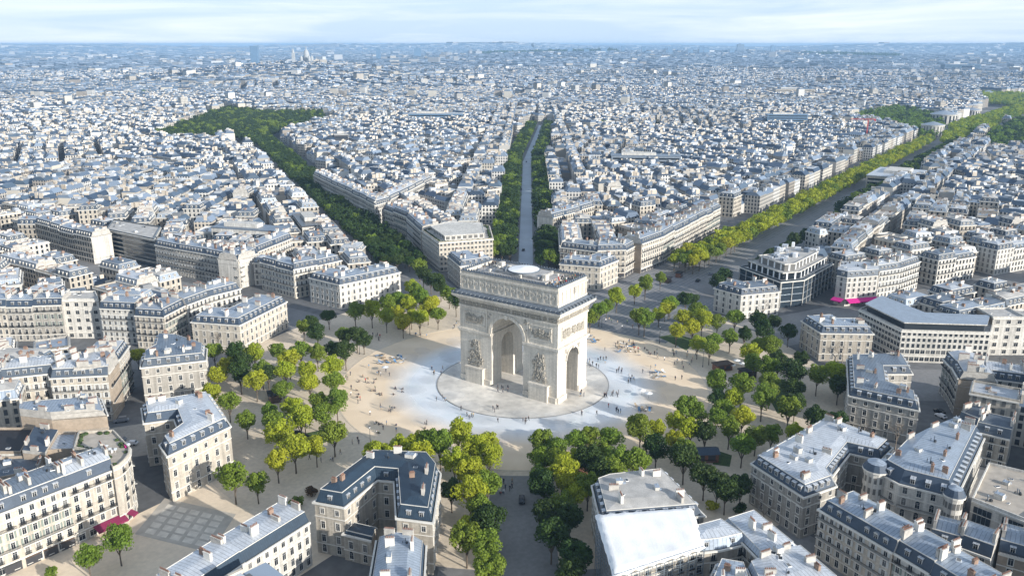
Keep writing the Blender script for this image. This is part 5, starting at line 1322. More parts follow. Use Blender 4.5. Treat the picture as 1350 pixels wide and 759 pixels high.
# visitors on the roof of the arch
for k in range(46):
    x, y = rs.uniform(-8.5, 9), (-18 + rs.uniform(-2.6, 3.5)) if k < 38 else (18.5 + rs.uniform(-1, 1.2))
    if abs(x) < 6.6 and abs(y) < 14.2: continue
    pose, tp_, bt, me = rs.choice([p for p in PPL if p[0] != 'sit'])
    side = 'right' if y < 0 else 'left'; kk = (tp_, pose, side); lab_n[kk] = lab_n.get(kk, 0) + 1
    o = link('person', me, None, (x, y, 43.17), rs.uniform(0, 6.28), (1.1,) * 3)
    tag(o, f'{"standing" if pose == "stand" else "walking"} visitor with {tp_} top on the {side} end of the arch roof', 'person', f'visitors on the {side} end of the arch roof')

# ------------------------------------------------------------------ small things on the circus
def kiosk(px_, py_, w, d, h, ang, wall, roofm, label, gable=False):
    x, y = at(px_, py_, 0); t = thing('kiosk', label, 'kiosk', (x, y, .02), ang)
    b = MB(); b.box((0, 0), w, d, 0, h, 0, 0, None, False)
    for s in (-1, 1): b.box((s * w * .22, -d / 2), w * .3, .1, .8, h - .4, 0, 1); b.box((s * w * .22, d / 2), w * .3, .1, .8, h - .4, 0, 1)
    b.build('cabin', [wall, M_SHOP], t); r = MB(); e = .45
    if gable:
        for s in (-1, 1): r.face([(-w / 2 - e, s * (d / 2 + e), h - .1), (w / 2 + e, s * (d / 2 + e), h - .1), (w / 2 + e, 0, h + 1.1), (-w / 2 - e, 0, h + 1.1)])
        for s in (-1, 1): r.face([(s * w / 2, -d / 2, h), (s * w / 2, d / 2, h), (s * w / 2, 0, h + .95)])
    else: r.box((0, 0), w + 2 * e, d + 2 * e, h + .01, h + .3, 0, 0, None, True)
    r.build('roof', [roofm], t); c = MB(); c.box((0, -d / 2 - .35), w * .8, .6, .85, 1.0, 0, 0, None, True); c.build('counter', [M_WOODH], t)
kiosk(532, 430, 9, 4, 2.8, .55, M_WOODH, M_WOODH, 'long dark timber kiosk under the yellow grove left of the arch')
kiosk(362, 528, 5, 4, 3, 1.0, M_WOODH, M_BLACKT, 'dark kiosk among the trees of the left grove')
kiosk(952, 487, 7, 4, 2.6, -.6, M_RUST, M_WOODH, 'brown timber kiosk with flat roof in the right grove')
kiosk(985, 497, 5.5, 4.5, 3.0, -.6, M_WOODH, M_BLACKT, 'dark cube kiosk behind the parasols in the right grove')
kiosk(928, 605, 8, 5, 3.0, -.9, M_RUST, M_SLATE, 'rust red kiosk with slate roof in the lower right grove', True)
kiosk(880, 372, 4, 3, 2.6, .1, M_WOODH, M_BLACKT, 'small dark kiosk at the mouth of the great avenue, left one of two'); kiosk(895, 365, 4, 3, 2.6, .1, M_RUST, M_BLACKT, 'small brown kiosk at the mouth of the great avenue, right one of two')
kiosk(767, 625, 7, 4, 2.6, .6, M_RUST, M_RUST, 'reddish kiosk under the right row of the wide shaded avenue')
x, y = at(390, 582, 0); t = thing('tent', 'black angular tent on the lawn of the left grove', 'tent', (x, y, .06), .4)
b = MB(); P = [(-4, -2.6), (4.2, -3), (3.2, 2.8), (-3, 2.4)]; q = [(-1.6, -.6), (1.5, -.5), (1.2, .6), (-1.3, .6)]
for i in range(4): j = (i + 1) % 4; b.face([(*P[i], .5), (*P[j], .5), (*q[j], 3.4), (*q[i], 3.4)])
b.face([(*p, 3.4) for p in q]); b.build('canopy', [M_BLACKT], t)
b = MB()
for p in P: b.tube((*p, 0), (*p, .6), .06, .06, 5)
b.build('poles', [M_IRON], t)
def para_mesh():
    b = MB(); b.cyl((0, 0), .04, .04, 0, 2.3, 6, 1)
    n = 8
    for k in range(n):
        a, c = 2 * PI * k / n, 2 * PI * (k + 1) / n; b.face([(1.5 * math.cos(a), 1.5 * math.sin(a), 2.05), (1.5 * math.cos(c), 1.5 * math.sin(c), 2.05), (0, 0, 2.6)])
    return b.mesh('parasol', [M_WHITE, M_IRON])
PARA = para_mesh()
for i, (px_, py_, wh) in enumerate([(971, 481, 'above the brown kiosk'), (965, 487, 'left of the dark cube kiosk'), (978, 485, 'against the dark cube kiosk'), (855, 525, 'on the sand at the edge of the wet stone'), (508, 490, 'on the shaded sand left of the arch'), (846, 521, 'on the sand near the right trees')]):
    x, y = at(px_, py_, 0); tag(link('parasol', PARA, None, (x, y, .05)), 'white parasol standing ' + wh, 'parasol', 'white parasols')
def lounger_mesh():
    b = MB(); b.box((0, 0), .65, 1.2, .28, .36, 0, 0, None, True)
    b.face([(-.32, .6, .36), (.32, .6, .36), (.32, 1.15, .85), (-.32, 1.15, .85)]); b.face([(-.32, .6, .30), (.32, .6, .30), (.32, 1.15, .79), (-.32, 1.15, .79)])
    for sx in (-.28, .28):
        for sy in (-.5, .5): b.box((sx, sy), .06, .06, 0, .28, 0, 1)
    return b.mesh('deckchair', [CL['white'], M_WOODH]), b.mesh('deckchair_tan', [CL['beige'], M_WOODH]), b.mesh('deckchair_blue', [CL['blue'], M_WOODH])
LOU = lounger_mesh(); rs = random.Random(8)
for (px_, py_, n, sx, sy, wh) in [(515, 474, 24, 20, 6, 'in the long cluster on the shaded sand left of the arch'), (868, 495, 8, 8, 4, 'beside the sunlit streak on the sand at right'), (780, 448, 8, 10, 6, 'by the right shoulder of the arch'), (845, 540, 7, 12, 4, 'near the right trees at the sand edge'), (822, 459, 10, 22, 6, 'among the picnickers right of the arch')]:
    for k in range(n):
        x, y = at(px_ + rs.uniform(-sx, sx), py_ + rs.uniform(-sy, sy), 0)
        if abs(x) < AD + 3 and abs(y) < AW + 2: continue
        m_ = rs.randrange(3); tag(link('deckchair', LOU[m_], None, (x, y, .05), rs.uniform(0, 6.28), (1.35,) * 3), ['white', 'tan', 'blue'][m_] + ' deckchair ' + wh, 'deckchair', 'deckchairs ' + wh)
# low drifting mist over the wet stone round the arch
bm = bmesh.new(); rs = random.Random(15); sp = []
for _ in range(900):
    a = rs.uniform(0, 2 * PI); r_ = rs.uniform(30, 54); R = rs.uniform(4.0, 9.5); x, y = r_ * math.cos(a), r_ * math.sin(a)
    if abs(x) < AD + R + .5 and abs(y) < AW + R + .5: continue
    if all((x - p[0]) ** 2 + (y - p[1]) ** 2 > ((R + p[2]) * 1.02) ** 2 for p in sp):
        sp.append((x, y, R)); bmesh.ops.create_icosphere(bm, subdivisions=3, radius=1, matrix=Matrix.Translation((x, y, .9 + R * .16)) @ Matrix.Rotation(rs.uniform(0, 3), 4, 'Z') @ Matrix.Diagonal((R, R * rs.uniform(.6, .95), .5 + R * .16, 1)))
me = bpy.data.meshes.new('mist'); bm.to_mesh(me); bm.free()
m = bpy.data.materials.new('mist'); m.use_nodes = True; nt = m.node_tree; nt.nodes.remove(nt.nodes['Principled BSDF']); pv = nt.nodes.new('ShaderNodeVolumePrincipled'); pv.inputs['Color'].default_value = (.97, .98, 1, 1); pv.inputs['Density'].default_value = .05; pv.inputs['Anisotropy'].default_value = .2
nt.links.new(pv.outputs[0], nt.nodes['Material Output'].inputs['Volume']); me.materials.append(m); tag(link('mist', me), kind='stuff')
# lamp posts along the circus edge
def lamp_mesh():
    b = MB(); b.cyl((0, 0), .12, .06, 0, 7.2, 8, 0); b.cyl((0, 0), .2, .2, 0, .8, 8, 0); b.cyl((0, 0), .12, .32, 7.2, 7.8, 8, 1); b.cyl((0, 0), .36, .05, 7.8, 8.1, 8, 0); return b.mesh('street_lamp', [M_IRON, M_WHITE])
LAMP = lamp_mesh()
for i, a in enumerate(range(5, 360, 24)):
    x, y = 76 * math.cos(math.radians(a)), 76 * math.sin(math.radians(a))
    if in_view(x, y): tag(link('street_lamp', LAMP, None, (x, y, .02)), f'slim dark lamp post just outside the sand circle, {ordn(i)} leftwards from the great avenue', 'street lamp', 'lamp posts round the sand circle')
def car(px_, py_, ang, body, label, name='car', L=4.2, H=1.45):
    x, y = at(px_, py_, 0); t = thing(name, label, 'car', (x, y, .05), ang)
    bm = bmesh.new(); prof = [(-L / 2, .35), (L / 2, .35), (L / 2, .75), (L * .28, .85), (L * .12, H), (-L * .34, H), (-L * .46, .9), (-L / 2, .85)]
    Lf = [bm.verts.new((p[0], -.85 if p[1] < 1 else -.68, p[1])) for p in prof]; Rg = [bm.verts.new((p[0], .85 if p[1] < 1 else .68, p[1])) for p in prof]
    bm.faces.new(Lf); bm.faces.new(Rg[::-1])
    for i in range(len(prof)): j = (i + 1) % len(prof); bm.faces.new([Lf[i], Rg[i], Rg[j], Lf[j]])
    bmesh.ops.recalc_face_normals(bm, faces=bm.faces); bmesh.ops.bevel(bm, geom=list(bm.edges), offset=.06, segments=2, affect='EDGES')
    me = bpy.data.meshes.new('car_body'); bm.to_mesh(me); bm.free(); me.materials.append(body); link('body', me, t)
    g = MB()
    for s in (-1, 1): g.face([(L * .24, s * .80, .93), (L * .12, s * .705, H - .1), (-L * .33, s * .705, H - .1), (-L * .42, s * .80, .95)])
    g.face([(L * .265, -.68, .9), (L * .265, .68, .9), (L * .135, .6, H - .05), (L * .135, -.6, H - .05)]); g.face([(-L * .45, -.68, .96), (-L * .45, .68, .96), (-L * .355, .6, H - .06), (-L * .355, -.6, H - .06)])
    g.build('windows', [M_GLASS], t)
    for sx in (-1, 1):
        for sy in (-1, 1):
            w = MB(); n = 12; P = [(sx * L * .31 + .33 * math.cos(2 * PI * k / n), .33 + .33 * math.sin(2 * PI * k / n)) for k in range(n)]
            for yy in (.70, .88): w.face([(p[0], sy * yy, p[1]) for p in P])
            for k in range(n): j = (k + 1) % n; w.face([(P[k][0], sy * .70, P[k][1]), (P[j][0], sy * .70, P[j][1]), (P[j][0], sy * .88, P[j][1]), (P[k][0], sy * .88, P[k][1])])
            w.build('wheel', [CL['black']], t)
CB = pmat('black_car_paint', (.015, .016, .02), .25); CW = pmat('white_car_paint', (.75, .75, .76), .3); CG = pmat('grey_car_paint', (.2, .21, .23), .3)
A33 = math.radians(33.8)
car(688, 660, A33, CB, 'black car driving up the wide shaded avenue', 'car', 4.6, 1.7); car(173, 586, 2.2, CW, 'white car parked on the narrow street beside the courtyard mansion')
car(158, 581, 2.2, CG, 'grey car behind the white car on the narrow street'); car(413, 436, 1.5, CG, 'grey car in the shade behind the left grove'); car(920, 371, .05, CB, 'black car crossing the mouth of the great avenue'); car(937, 362, .05, CG, 'grey car further along the great avenue')
for i, (px_, py_, nm) in enumerate([(690, 330, 'nearest the arch'), (684, 277, 'second from the arch'), (682, 262, 'third from the arch'), (687, 250, 'fourth from the arch'), (694, 214, 'farthest from the arch')]): car(px_, py_, A33, [CB, CB, CG, CB, CG][i], f'dark car on the blue grey carriageway of the central avenue, {nm}')
car(160, 556, 2.5, CG, 'grey van on the narrow street under the grey stone mansion', 'van', 5, 2.0); car(605, 634, 1.0, CW, 'white van under the trees beside the navy roofed mansion', 'van', 5, 2.1)
for i in range(6):
    p = at(1180 + i * 3.5, 560 - i * 17, 0) if i < 4 else at(1230 + i * 2, 520 + i * 6, 0)
    u = proj(p[0], p[1]); car(u[0], u[1], 1.0, [CG, CB, CW][i % 3], f'{["grey", "black", "white"][i % 3]} car parked right of the shaded curved mansion, {ordn(i)} from the bottom')

# ------------------------------------------------------------------ occupancy, then the lots of the city
RX0, RY0, RS = -320, -1000, 2.0
NX, NY = 1200, 1250
OCC = np.zeros((NX, NY), bool)
gx_, gy_ = np.meshgrid(RX0 + (np.arange(NX) + .5) * RS, RY0 + (np.arange(NY) + .5) * RS, indexing='ij')
def mark(P, grow=0):
    xs = [p[0] for p in P]; ys = [p[1] for p in P]
    i0, i1 = int((min(xs) - RX0) / RS) - 1, int((max(xs) - RX0) / RS) + 2; j0, j1 = int((min(ys) - RY0) / RS) - 1, int((max(ys) - RY0) / RS) + 2
    for i in range(max(0, i0), min(NX, i1)):
        for j in range(max(0, j0), min(NY, j1)):
            if inside(RX0 + (i + .5) * RS, RY0 + (j + .5) * RS, P): OCC[i, j] = True
for P in FOOT: mark(P)
OCC |= np.hypot(gx_, gy_) < 150
rr = np.hypot(gx_, gy_)
for ang, hw, off in AV:
    a = math.radians(ang); s = gx_ * math.cos(a) + gy_ * math.sin(a); t = -gx_ * math.sin(a) + gy_ * math.cos(a) - off
    OCC |= (s > 100) & (np.abs(t) < hw) & (rr < (670 if ang == 33.8 else 1000 if ang == 57 else 2400 if ang == .3 else 900)) & ((ang != 57) | (t < 12) | (rr > 215))
_a = math.radians(30.8); _s = (gx_ - BEND[0]) * math.cos(_a) + (gy_ - BEND[1]) * math.sin(_a); _t = -(gx_ - BEND[0]) * math.sin(_a) + (gy_ - BEND[1]) * math.cos(_a)
OCC |= (_s > -20) & (_s < 460) & (np.abs(_t) < 20)
for P in (MONCEAU, G1, G2, G3): mark(P)
def occupied(q):
    c = (sum(p[0] for p in q) / 4, sum(p[1] for p in q) / 4)
    for k in (.30, .62, .92):
        for p in q + [((q[i][0] + q[(i + 1) % 4][0]) / 2, (q[i][1] + q[(i + 1) % 4][1]) / 2) for i in range(4)]:
            x, y = c[0] + (p[0] - c[0]) * k, c[1] + (p[1] - c[1]) * k
            i, j = int((x - RX0) / RS), int((y - RY0) / RS)
            if 0 <= i < NX and 0 <= j < NY and OCC[i, j]: return True
    return False
rs = random.Random(99); LOTS = []
av_names = ['great avenue', 'central avenue', 'left tree avenue', 'long beige mansion street', 'left street', 'narrow left street', 'bottom left square', 'wide shaded avenue', 'lower right street', 'bottom right street', 'right side street', 'far right street']
for k, (ang, hw, off) in enumerate(AV):
    nxt = AV[(k + 1) % 12][0]; prv = AV[(k - 1) % 12][0]
    for sg in (1, -1):
        gap = ((nxt - ang) if sg > 0 else (ang - prv)) % 360 / 2
        u = (math.cos(math.radians(ang)), math.sin(math.radians(ang))); n = (-u[1] * sg, u[0] * sg)
        rowi = 0; t0 = (17 if k == 2 and sg < 0 else hw + off * sg)
        while rowi < 1:
            for part, (dt, dep) in enumerate(((0, 12), (12, 12), (24, 12))):
                s = 140 + rs.uniform(0, 14); blk = 0
                while s < 1400:
                    w = rs.uniform(12, 20); blk += w
                    if blk > 95: s += 9; blk = 0
                    t = t0 + dt; sc_, tc_ = s + w / 2, t + dep / 2
                    if math.degrees(math.atan2(tc_, sc_)) < gap + 1.0:
                        q = [(u[0] * a + n[0] * b_, u[1] * a + n[1] * b_) for a, b_ in ((s, t), (s + w - .0, t), (s + w, t + dep), (s, t + dep))]
                        c = (u[0] * sc_ + n[0] * tc_, u[1] * sc_ + n[1] * tc_)
                        dcam = math.hypot(c[0] - CAM[0], c[1] - CAM[1])
                        if dcam > 150 and in_view(*c, 15, 170) and not occupied(q):
                            court = part == 1
                            if not (court and rs.random() < .30):
                                LOTS.append(dict(q=q, c=c, d=dcam, h=(rs.uniform(5, 11) if court and rs.random() < .6 else rs.uniform(13.2, 15.8)), court=court, av=k, row=rowi, sg=sg, s=s, part=part))
                    s += w
            t0 += 36 + 9; rowi += 1
# beyond the avenue fronts: blocks turned every way
sd = []
for _ in range(4000):
    a = math.atan2(FWD[1], FWD[0]) + rs.uniform(-.68, .68); r_ = math.sqrt(rs.uniform(150 ** 2, 1750 ** 2)); x, y = CAM[0] + r_ * math.cos(a), CAM[1] + r_ * math.sin(a)
    if all((x - p[0]) ** 2 + (y - p[1]) ** 2 > 150 ** 2 for p in sd): sd.append((x, y, rs.uniform(0, PI / 2), rs.uniform(12.3, 14.8)))
sda = np.array(sd)
for di, (sx0, sy0, ori, hb0) in enumerate(sd):
    ca, sa = math.cos(ori), math.sin(ori); t = -150
    while t < 150:
        for part, dep in enumerate((12, rs.uniform(7, 13), 12)):
            s = -150 + rs.uniform(0, 12); blk = rs.uniform(0, 60)
            while s < 150:
                w = rs.uniform(9, 17); blk += w
                if blk > 95: s += 6.5; blk = 0
                lx, ly = s + w / 2, t + dep / 2; c = (sx0 + ca * lx - sa * ly, sy0 + sa * lx + ca * ly)
                dd = np.hypot(sda[:, 0] - c[0], sda[:, 1] - c[1])
                if dd.argmin() == di and math.hypot(*c) < 1395 and in_view(*c, 15, 170):
                    q = [(sx0 + ca * a - sa * b_, sy0 + sa * a + ca * b_) for a, b_ in ((s, t), (s + w, t), (s + w, t + dep), (s, t + dep))]
                    dcam = math.hypot(c[0] - CAM[0], c[1] - CAM[1]); court = part == 1
                    if dcam > 150 and not occupied(q) and not (court and rs.random() < .18):
                        LOTS.append(dict(q=q, c=c, d=dcam + 400, dd=dcam, h=(rs.uniform(6, 11.5) if court and rs.random() < .5 else hb0 + rs.uniform(-.9, 1.3) + (3.5 if rs.random() < .05 else 0)), court=court, av=int(((math.degrees(math.atan2(c[1], c[0])) + 15) % 360) // 30) % 12, row=9, sg=1, s=math.hypot(*c), part=part))
                s += w
            t += dep
        t += 6.5
# lots must not run into each other where two avenue patterns meet
LOTS.sort(key=lambda l: l['d'])
kept = []
for l in LOTS:
    if occupied(l['q']): continue
    kept.append(l); mark([(l['c'][0] + (p[0] - l['c'][0]) * .96, l['c'][1] + (p[1] - l['c'][1]) * .96) for p in l['q']])
LOTS = kept
for l in LOTS: l['d'] = l.get('dd', l['d'])
OCC[:] = False
for P in FOOT: mark(P)
for l in LOTS: mark(l['q'])
def open_side(q, i):
    a, b_ = q[i], q[(i + 1) % 4]; c = (sum(p[0] for p in q) / 4, sum(p[1] for p in q) / 4); m_ = ((a[0] + b_[0]) / 2, (a[1] + b_[1]) / 2); d = math.hypot(m_[0] - c[0], m_[1] - c[1])
    x, y = m_[0] + (m_[0] - c[0]) / d * 3.2, m_[1] + (m_[1] - c[1]) / d * 3.2; i_, j_ = int((x - RX0) / RS), int((y - RY0) / RS)
    return 0 <= i_ < NX and 0 <= j_ < NY and not OCC[i_, j_]
def vis(l):
    u, v, w = proj(*l['c'], 14); ok = -20 < u < PW + 20 and v < PH + 20
    return (l['h'] * 1.0) / w * (1 if ok else .1)
LOTS.sort(key=lambda l: -vis(l))
N_IND = max(0, 298 - NB[0])
IND, REST = LOTS[:N_IND], LOTS[N_IND:]
IND.sort(key=lambda l: (l['av'], l['sg'], l['row'], l['part'], l['s'])); lc = {}
for l in IND:
    P = l['q']; st = rs.choice([M_CREAM, M_PLASTER, M_CREAM, M_BEIGE, M_GREY]); sl = rs.choice([M_SLATE, M_SLATE2, M_ZINC, M_ZINCD]); zi = rs.choice([M_ZINC, M_ZINCW, M_ZINCW, M_ZINCD, M_GRAVEL])
    flat = rs.random() < .2
    side = ('left' if l['sg'] > 0 else 'right'); pos = ['front', 'courtyard', 'back'][l['part']]
    key = (l['av'], side, l['row'], pos, 0); lc[key] = lc.get(key, 0) + 1
    sn = {M_CREAM: 'cream', M_PLASTER: 'white', M_BEIGE: 'beige', M_GREY: 'grey'}[st]; rn = 'flat roofed' if flat else {M_SLATE: 'blue slate', M_SLATE2: 'grey slate', M_ZINC: 'zinc roofed', M_ZINCD: 'dark zinc'}[sl]
    label = (f'{sn} {rn} house in the blocks behind {av_names[l["av"]]}, {ordn(lc[key] - 1)} outward, {pos} side') if l['row'] == 9 else f'{sn} {rn} house, {ordn(lc[key] - 1)} outward in {pos} row {l["row"] + 1} {side} of {av_names[l["av"]]}'
    building('apartment_building', label, P, l['h'], 'f' + ('f' if open_side(P, 1) else 'p') + 'c' + ('f' if open_side(P, 3) else 'p'), cat='building', group='apartment houses of the city blocks', stone=st, slate=sl, zinc=zi, roof='flat' if flat else 'mansard', floors=max(2, int(l['h'] / 2.9)),
             lod=1, pitch=2.5, balc=() if l['court'] or rs.random() < .5 else (2, 4), seed=rs.randrange(99999), d2=3.4, d1=1.2, h1=2.8, dorm_pitch=3.0)
print('heroes', N_HERO, 'buildings', NB[0], 'lots', len(LOTS), 'rest', len(REST), 'trees', len(near), len(far))

# farther districts: rotated grids of lots, coarser with distance
spec = []   # (4 corners, zb, h, court)
for l in REST: spec.append((l['q'], 0.0, l['h'], l['d']))
rg = np.random.default_rng(12)
th0 = math.atan2(FWD[1], FWD[0])
def district_fill(r0, r1, lot, seed_step, hmin, hmax):
    ns = int((r1 * 2 / seed_step) ** 2 * .35) + 4
    ang = th0 + rg.uniform(-.66, .66, ns); rad = np.sqrt(rg.uniform(r0 ** 2, (r1 * 1.05) ** 2, ns)); sx = CAM[0] + rad * np.cos(ang); sy = CAM[1] + rad * np.sin(ang); ori = rg.uniform(0, PI / 2, ns)
    for k in range(ns):
        d_all = np.hypot(sx - sx[k], sy - sy[k]); ext = seed_step * 1.3
        m = int(ext / lot) + 1
        gi, gj = np.meshgrid(np.arange(-m, m + 1), np.arange(-m, m + 1), indexing='ij')
        st = gi // 5 * (lot * .55); st2 = gj // 3 * (lot * .6)
        lx = gi * lot + st; ly = gj * lot + st2 + rg.uniform(-.04, .04, gi.shape) * lot
        hb1 = rg.uniform(hmin, hmax)
        ca, sa = math.cos(ori[k]), math.sin(ori[k]); X = sx[k] + lx * ca - ly * sa; Y = sy[k] + lx * sa + ly * ca
        X = X.ravel(); Y = Y.ravel()
        nb = np.argsort(d_all)[:14]
        dist = np.stack([np.hypot(X - sx[b_], Y - sy[b_]) for b_ in nb], 0)
        rc = np.hypot(X - CAM[0], Y - CAM[1]); az_ = np.abs((np.arctan2(Y - CAM[1], X - CAM[0]) - th0 + PI) % (2 * PI) - PI)
        ok = (dist.argmin(0) == 0) & (rc > r0) & (rc <= r1) & (az_ < .68) & (np.hypot(X, Y) > 1395)
        ok &= ~((np.abs(Y - 4.5) < 36 + lot * .4) & (X < 2400)); ok &= ~((X > 1150) & (X < 2300) & (Y > -170) & (Y < 20 + lot * .3))
        for P in (MONCEAU, G1, G2, G3): ok &= ~np.array([inside(a, b_, P) for a, b_ in zip(X, Y)]) if r0 < 2500 else True
        for x, y in zip(X[ok], Y[ok]):
            w = lot * .5; w2 = lot * rg.uniform(.40, .48)
            q = [(x + ca * a - sa * b_, y + sa * a + ca * b_) for a, b_ in ((-w, -w2), (w, -w2), (w, w2), (-w, w2))]
            h = hb1 + rg.uniform(-1.2, 1.5); h = h * .55 if rg.random() < .10 else h
            if rg.random() < .012: h *= 1.7
            spec.append((q, float(hill(np.array(x), np.array(y))), h, float(np.hypot(x - CAM[0], y - CAM[1]))))
district_fill(1250, 2300, 15.5, 320, 12, 19)
district_fill(2300, 4200, 23, 560, 12, 19)
district_fill(4200, 8500, 42, 1100, 13, 21)
district_fill(8500, 16000, 90, 2300, 13, 24)
district_fill(16000, 26000, 200, 4500, 16, 40)
n = len(spec); print('city lots', n)
Q = np.array([s[0] for s in spec]); ZB = np.array([s[1] for s in spec]); HH = np.array([s[2] for s in spec]); DD = np.array([s[3] for s in spec])
sw = (np.roll(Q, -1, 1)[:, :, 0] - Q[:, :, 0]) * (np.roll(Q, -1, 1)[:, :, 1] + Q[:, :, 1]); flip = sw.sum(1) > 0
Q[flip] = Q[flip][:, ::-1]
C = Q.mean(1, keepdims=True)
size = np.hypot(Q[:, 0, 0] - Q[:, 2, 0], Q[:, 0, 1] - Q[:, 2, 1]) / 2
kk_ = rg.random(n)
ins = np.clip(rg.uniform(1.2, 2.6, n) / size, .04, .35); ins[kk_ < .28] = .001      # flat roofs
dep_ = np.stack([Q[:, 3] - Q[:, 0], Q[:, 2] - Q[:, 1], Q[:, 1] - Q[:, 2], Q[:, 0] - Q[:, 3]], 1); top = Q + dep_ * (np.clip(ins * 1.2, 0, .3))[:, None, None]
rh = np.where(kk_ < .28, .05, rg.uniform(2.2, 3.6, n)) * np.clip(size / 10, 1, 2.2)
def z3(P, z): return np.concatenate([P, np.repeat(z[:, None], 4, 1)[..., None]], -1)
B0, B1, T1 = z3(Q, ZB - 1), z3(Q, ZB + HH), z3(top, ZB + HH + rh)
quads, cols, uvs = [], [], []
WALL = np.array([(.55, .51, .44), (.60, .575, .53), (.47, .42, .35), (.40, .375, .335), (.66, .645, .61), (.34, .30, .255)])
ROOF = np.array([(.25, .30, .36), (.36, .405, .45), (.18, .225, .28), (.50, .52, .54), (.31, .33, .35), (.42, .405, .38), (.10, .135, .18), (.31, .265, .22)])
STEEP = np.array([(.035, .06, .10), (.07, .105, .15), (.18, .23, .30), (.11, .15, .21)])
wc = WALL[rg.choice(6, n, p=[.25, .22, .16, .12, .15, .10])] * rg.uniform(.88, 1.1, (n, 1)); rc_ = ROOF[rg.choice(8, n, p=[.22, .2, .14, .14, .08, .08, .09, .05])] * rg.uniform(.85, 1.12, (n, 1)); sc2 = STEEP[rg.choice(4, n)] * rg.uniform(.85, 1.15, (n, 1))
LW = np.hypot(*(np.roll(Q, -1, 1) - Q).transpose(2, 0, 1))
for i in range(4):
    j = (i + 1) % 4
    quads.append(np.stack([B0[:, i], B0[:, j], B1[:, j], B1[:, i]], 1)); blind = rg.random(n) < (.42 if i % 2 else .08)
    cols.append(wc * np.where(blind[:, None], rg.uniform(.8, 1.1, (n, 1)), .97)); u = np.where(blind, 0, LW[:, i]); hgt_ = HH + 1
    uvs.append(np.stack([np.stack([u * 0 + np.where(blind, -50, 0), -1 + 0 * u], -1), np.stack([np.where(blind, -50, u), -1 + 0 * u], -1), np.stack([np.where(blind, -50, u), HH], -1), np.stack([np.where(blind, -50, 0), HH], -1)], 1))
    quads.append(np.stack([B1[:, i], B1[:, j], T1[:, j], T1[:, i]], 1)); cols.append(sc2); uvs.append(np.full((n, 4, 2), -50.))
quads.append(T1); cols.append(rc_); uvs.append(np.full((n, 4, 2), -50.))
def boxes(idx, cx, cy, sx, sy, z0, z1, ang, col):
    ca, sa = np.cos(ang), np.sin(ang)
    P = np.stack([np.stack([cx + ca * a * sx - sa * b_ * sy, cy + sa * a * sx + ca * b_ * sy], -1) for a, b_ in ((-.5, -.5), (.5, -.5), (.5, .5), (-.5, .5))], 1)
    lo, hi = z3(P, z0), z3(P, z1)
    for i in range(4): j = (i + 1) % 4; quads.append(np.stack([lo[:, i], lo[:, j], hi[:, j], hi[:, i]], 1)); cols.append(col); uvs.append(np.full((len(cx), 4, 2), -50.))
    quads.append(hi); cols.append(col * .97); uvs.append(np.full((len(cx), 4, 2), -50.))
an_ = np.arctan2(Q[:, 1, 1] - Q[:, 0, 1], Q[:, 1, 0] - Q[:, 0, 0])
for k in range(8):
    m_ = (DD < (4300 if k < 4 else 1700)) & (rg.random(n) < (.75, .75, .5, .5, .7, .6, .6, .5)[k]); idx = np.nonzero(m_)[0]; q = len(idx)
    e = rg.integers(0, 2, q) * 2 + 1; s = rg.uniform(.2, .8, q)[:, None]
    p = Q[idx, e] * (1 - s) + Q[idx, (e + 1) % 4] * s; p = p + (C[idx, 0] - p) * (.06 if k in (0, 1, 4) else rg.uniform(.2, .9, q)[:, None])
    zt = ZB[idx] + HH[idx] + rh[idx]
    if k in (0, 1, 4): boxes(idx, p[:, 0], p[:, 1], np.full(q, .8), rg.uniform(2, 4, q), zt - 2, zt + rg.uniform(.8, 2.2, q), an_[idx], np.array([(.60, .52, .42)]) * rg.uniform(.7, 1.15, (q, 1)))
    else: boxes(idx, p[:, 0], p[:, 1], rg.uniform(1.5, 4.5, q), rg.uniform(1.5, 5, q), zt - 1, zt + rg.uniform(.5, 2.4, q), an_[idx], np.array([(.60, .62, .64)]) * rg.uniform(.15, 1.15, (q, 1)))
# tall slabs and towers scattered on the far side
tw = 260; a_ = th0 + rg.uniform(-.6, .6, tw); d_ = rg.uniform(4800, 15000, tw); x_, y_ = CAM[0] + d_ * np.cos(a_), CAM[1] + d_ * np.sin(a_)
zb_ = hill(x_, y_); hb = rg.uniform(22, 36, tw) * rg.choice([1, 1, 1, 1.5], tw)
boxes(None, x_, y_, rg.uniform(14, 26, tw) * (1 + d_ / 9000), rg.uniform(12, 45, tw) * (1 + d_ / 9000), zb_ - 2, zb_ + hb, rg.uniform(0, 3, tw), np.array([(.42, .43, .44)]) * rg.uniform(.5, 1.15, (tw, 1)))
V = np.concatenate(quads); colr = np.concatenate(cols); UV = np.concatenate(uvs)
m, N, L, bs = nodes_mat('city_fabric'); bs.inputs['Roughness'].default_value = .65
at_ = N.new('ShaderNodeAttribute'); at_.attribute_name = 'tint'; uv = N.new('ShaderNodeUVMap'); sx_ = N.new('ShaderNodeSeparateXYZ'); L.new(uv.outputs[0], sx_.inputs[0])
def band_(sock, period, lo, hi):
    d = N.new('ShaderNodeMath'); d.operation = 'DIVIDE'; d.inputs[1].default_value = period; L.new(sock, d.inputs[0]); f = N.new('ShaderNodeMath'); f.operation = 'FRACT'; L.new(d.outputs[0], f.inputs[0])
    a = N.new('ShaderNodeMath'); a.operation = 'GREATER_THAN'; a.inputs[1].default_value = lo; L.new(f.outputs[0], a.inputs[0]); b_ = N.new('ShaderNodeMath'); b_.operation = 'LESS_THAN'; b_.inputs[1].default_value = hi; L.new(f.outputs[0], b_.inputs[0])
    c = N.new('ShaderNodeMath'); c.operation = 'MULTIPLY'; L.new(a.outputs[0], c.inputs[0]); L.new(b_.outputs[0], c.inputs[1]); return c.outputs[0]
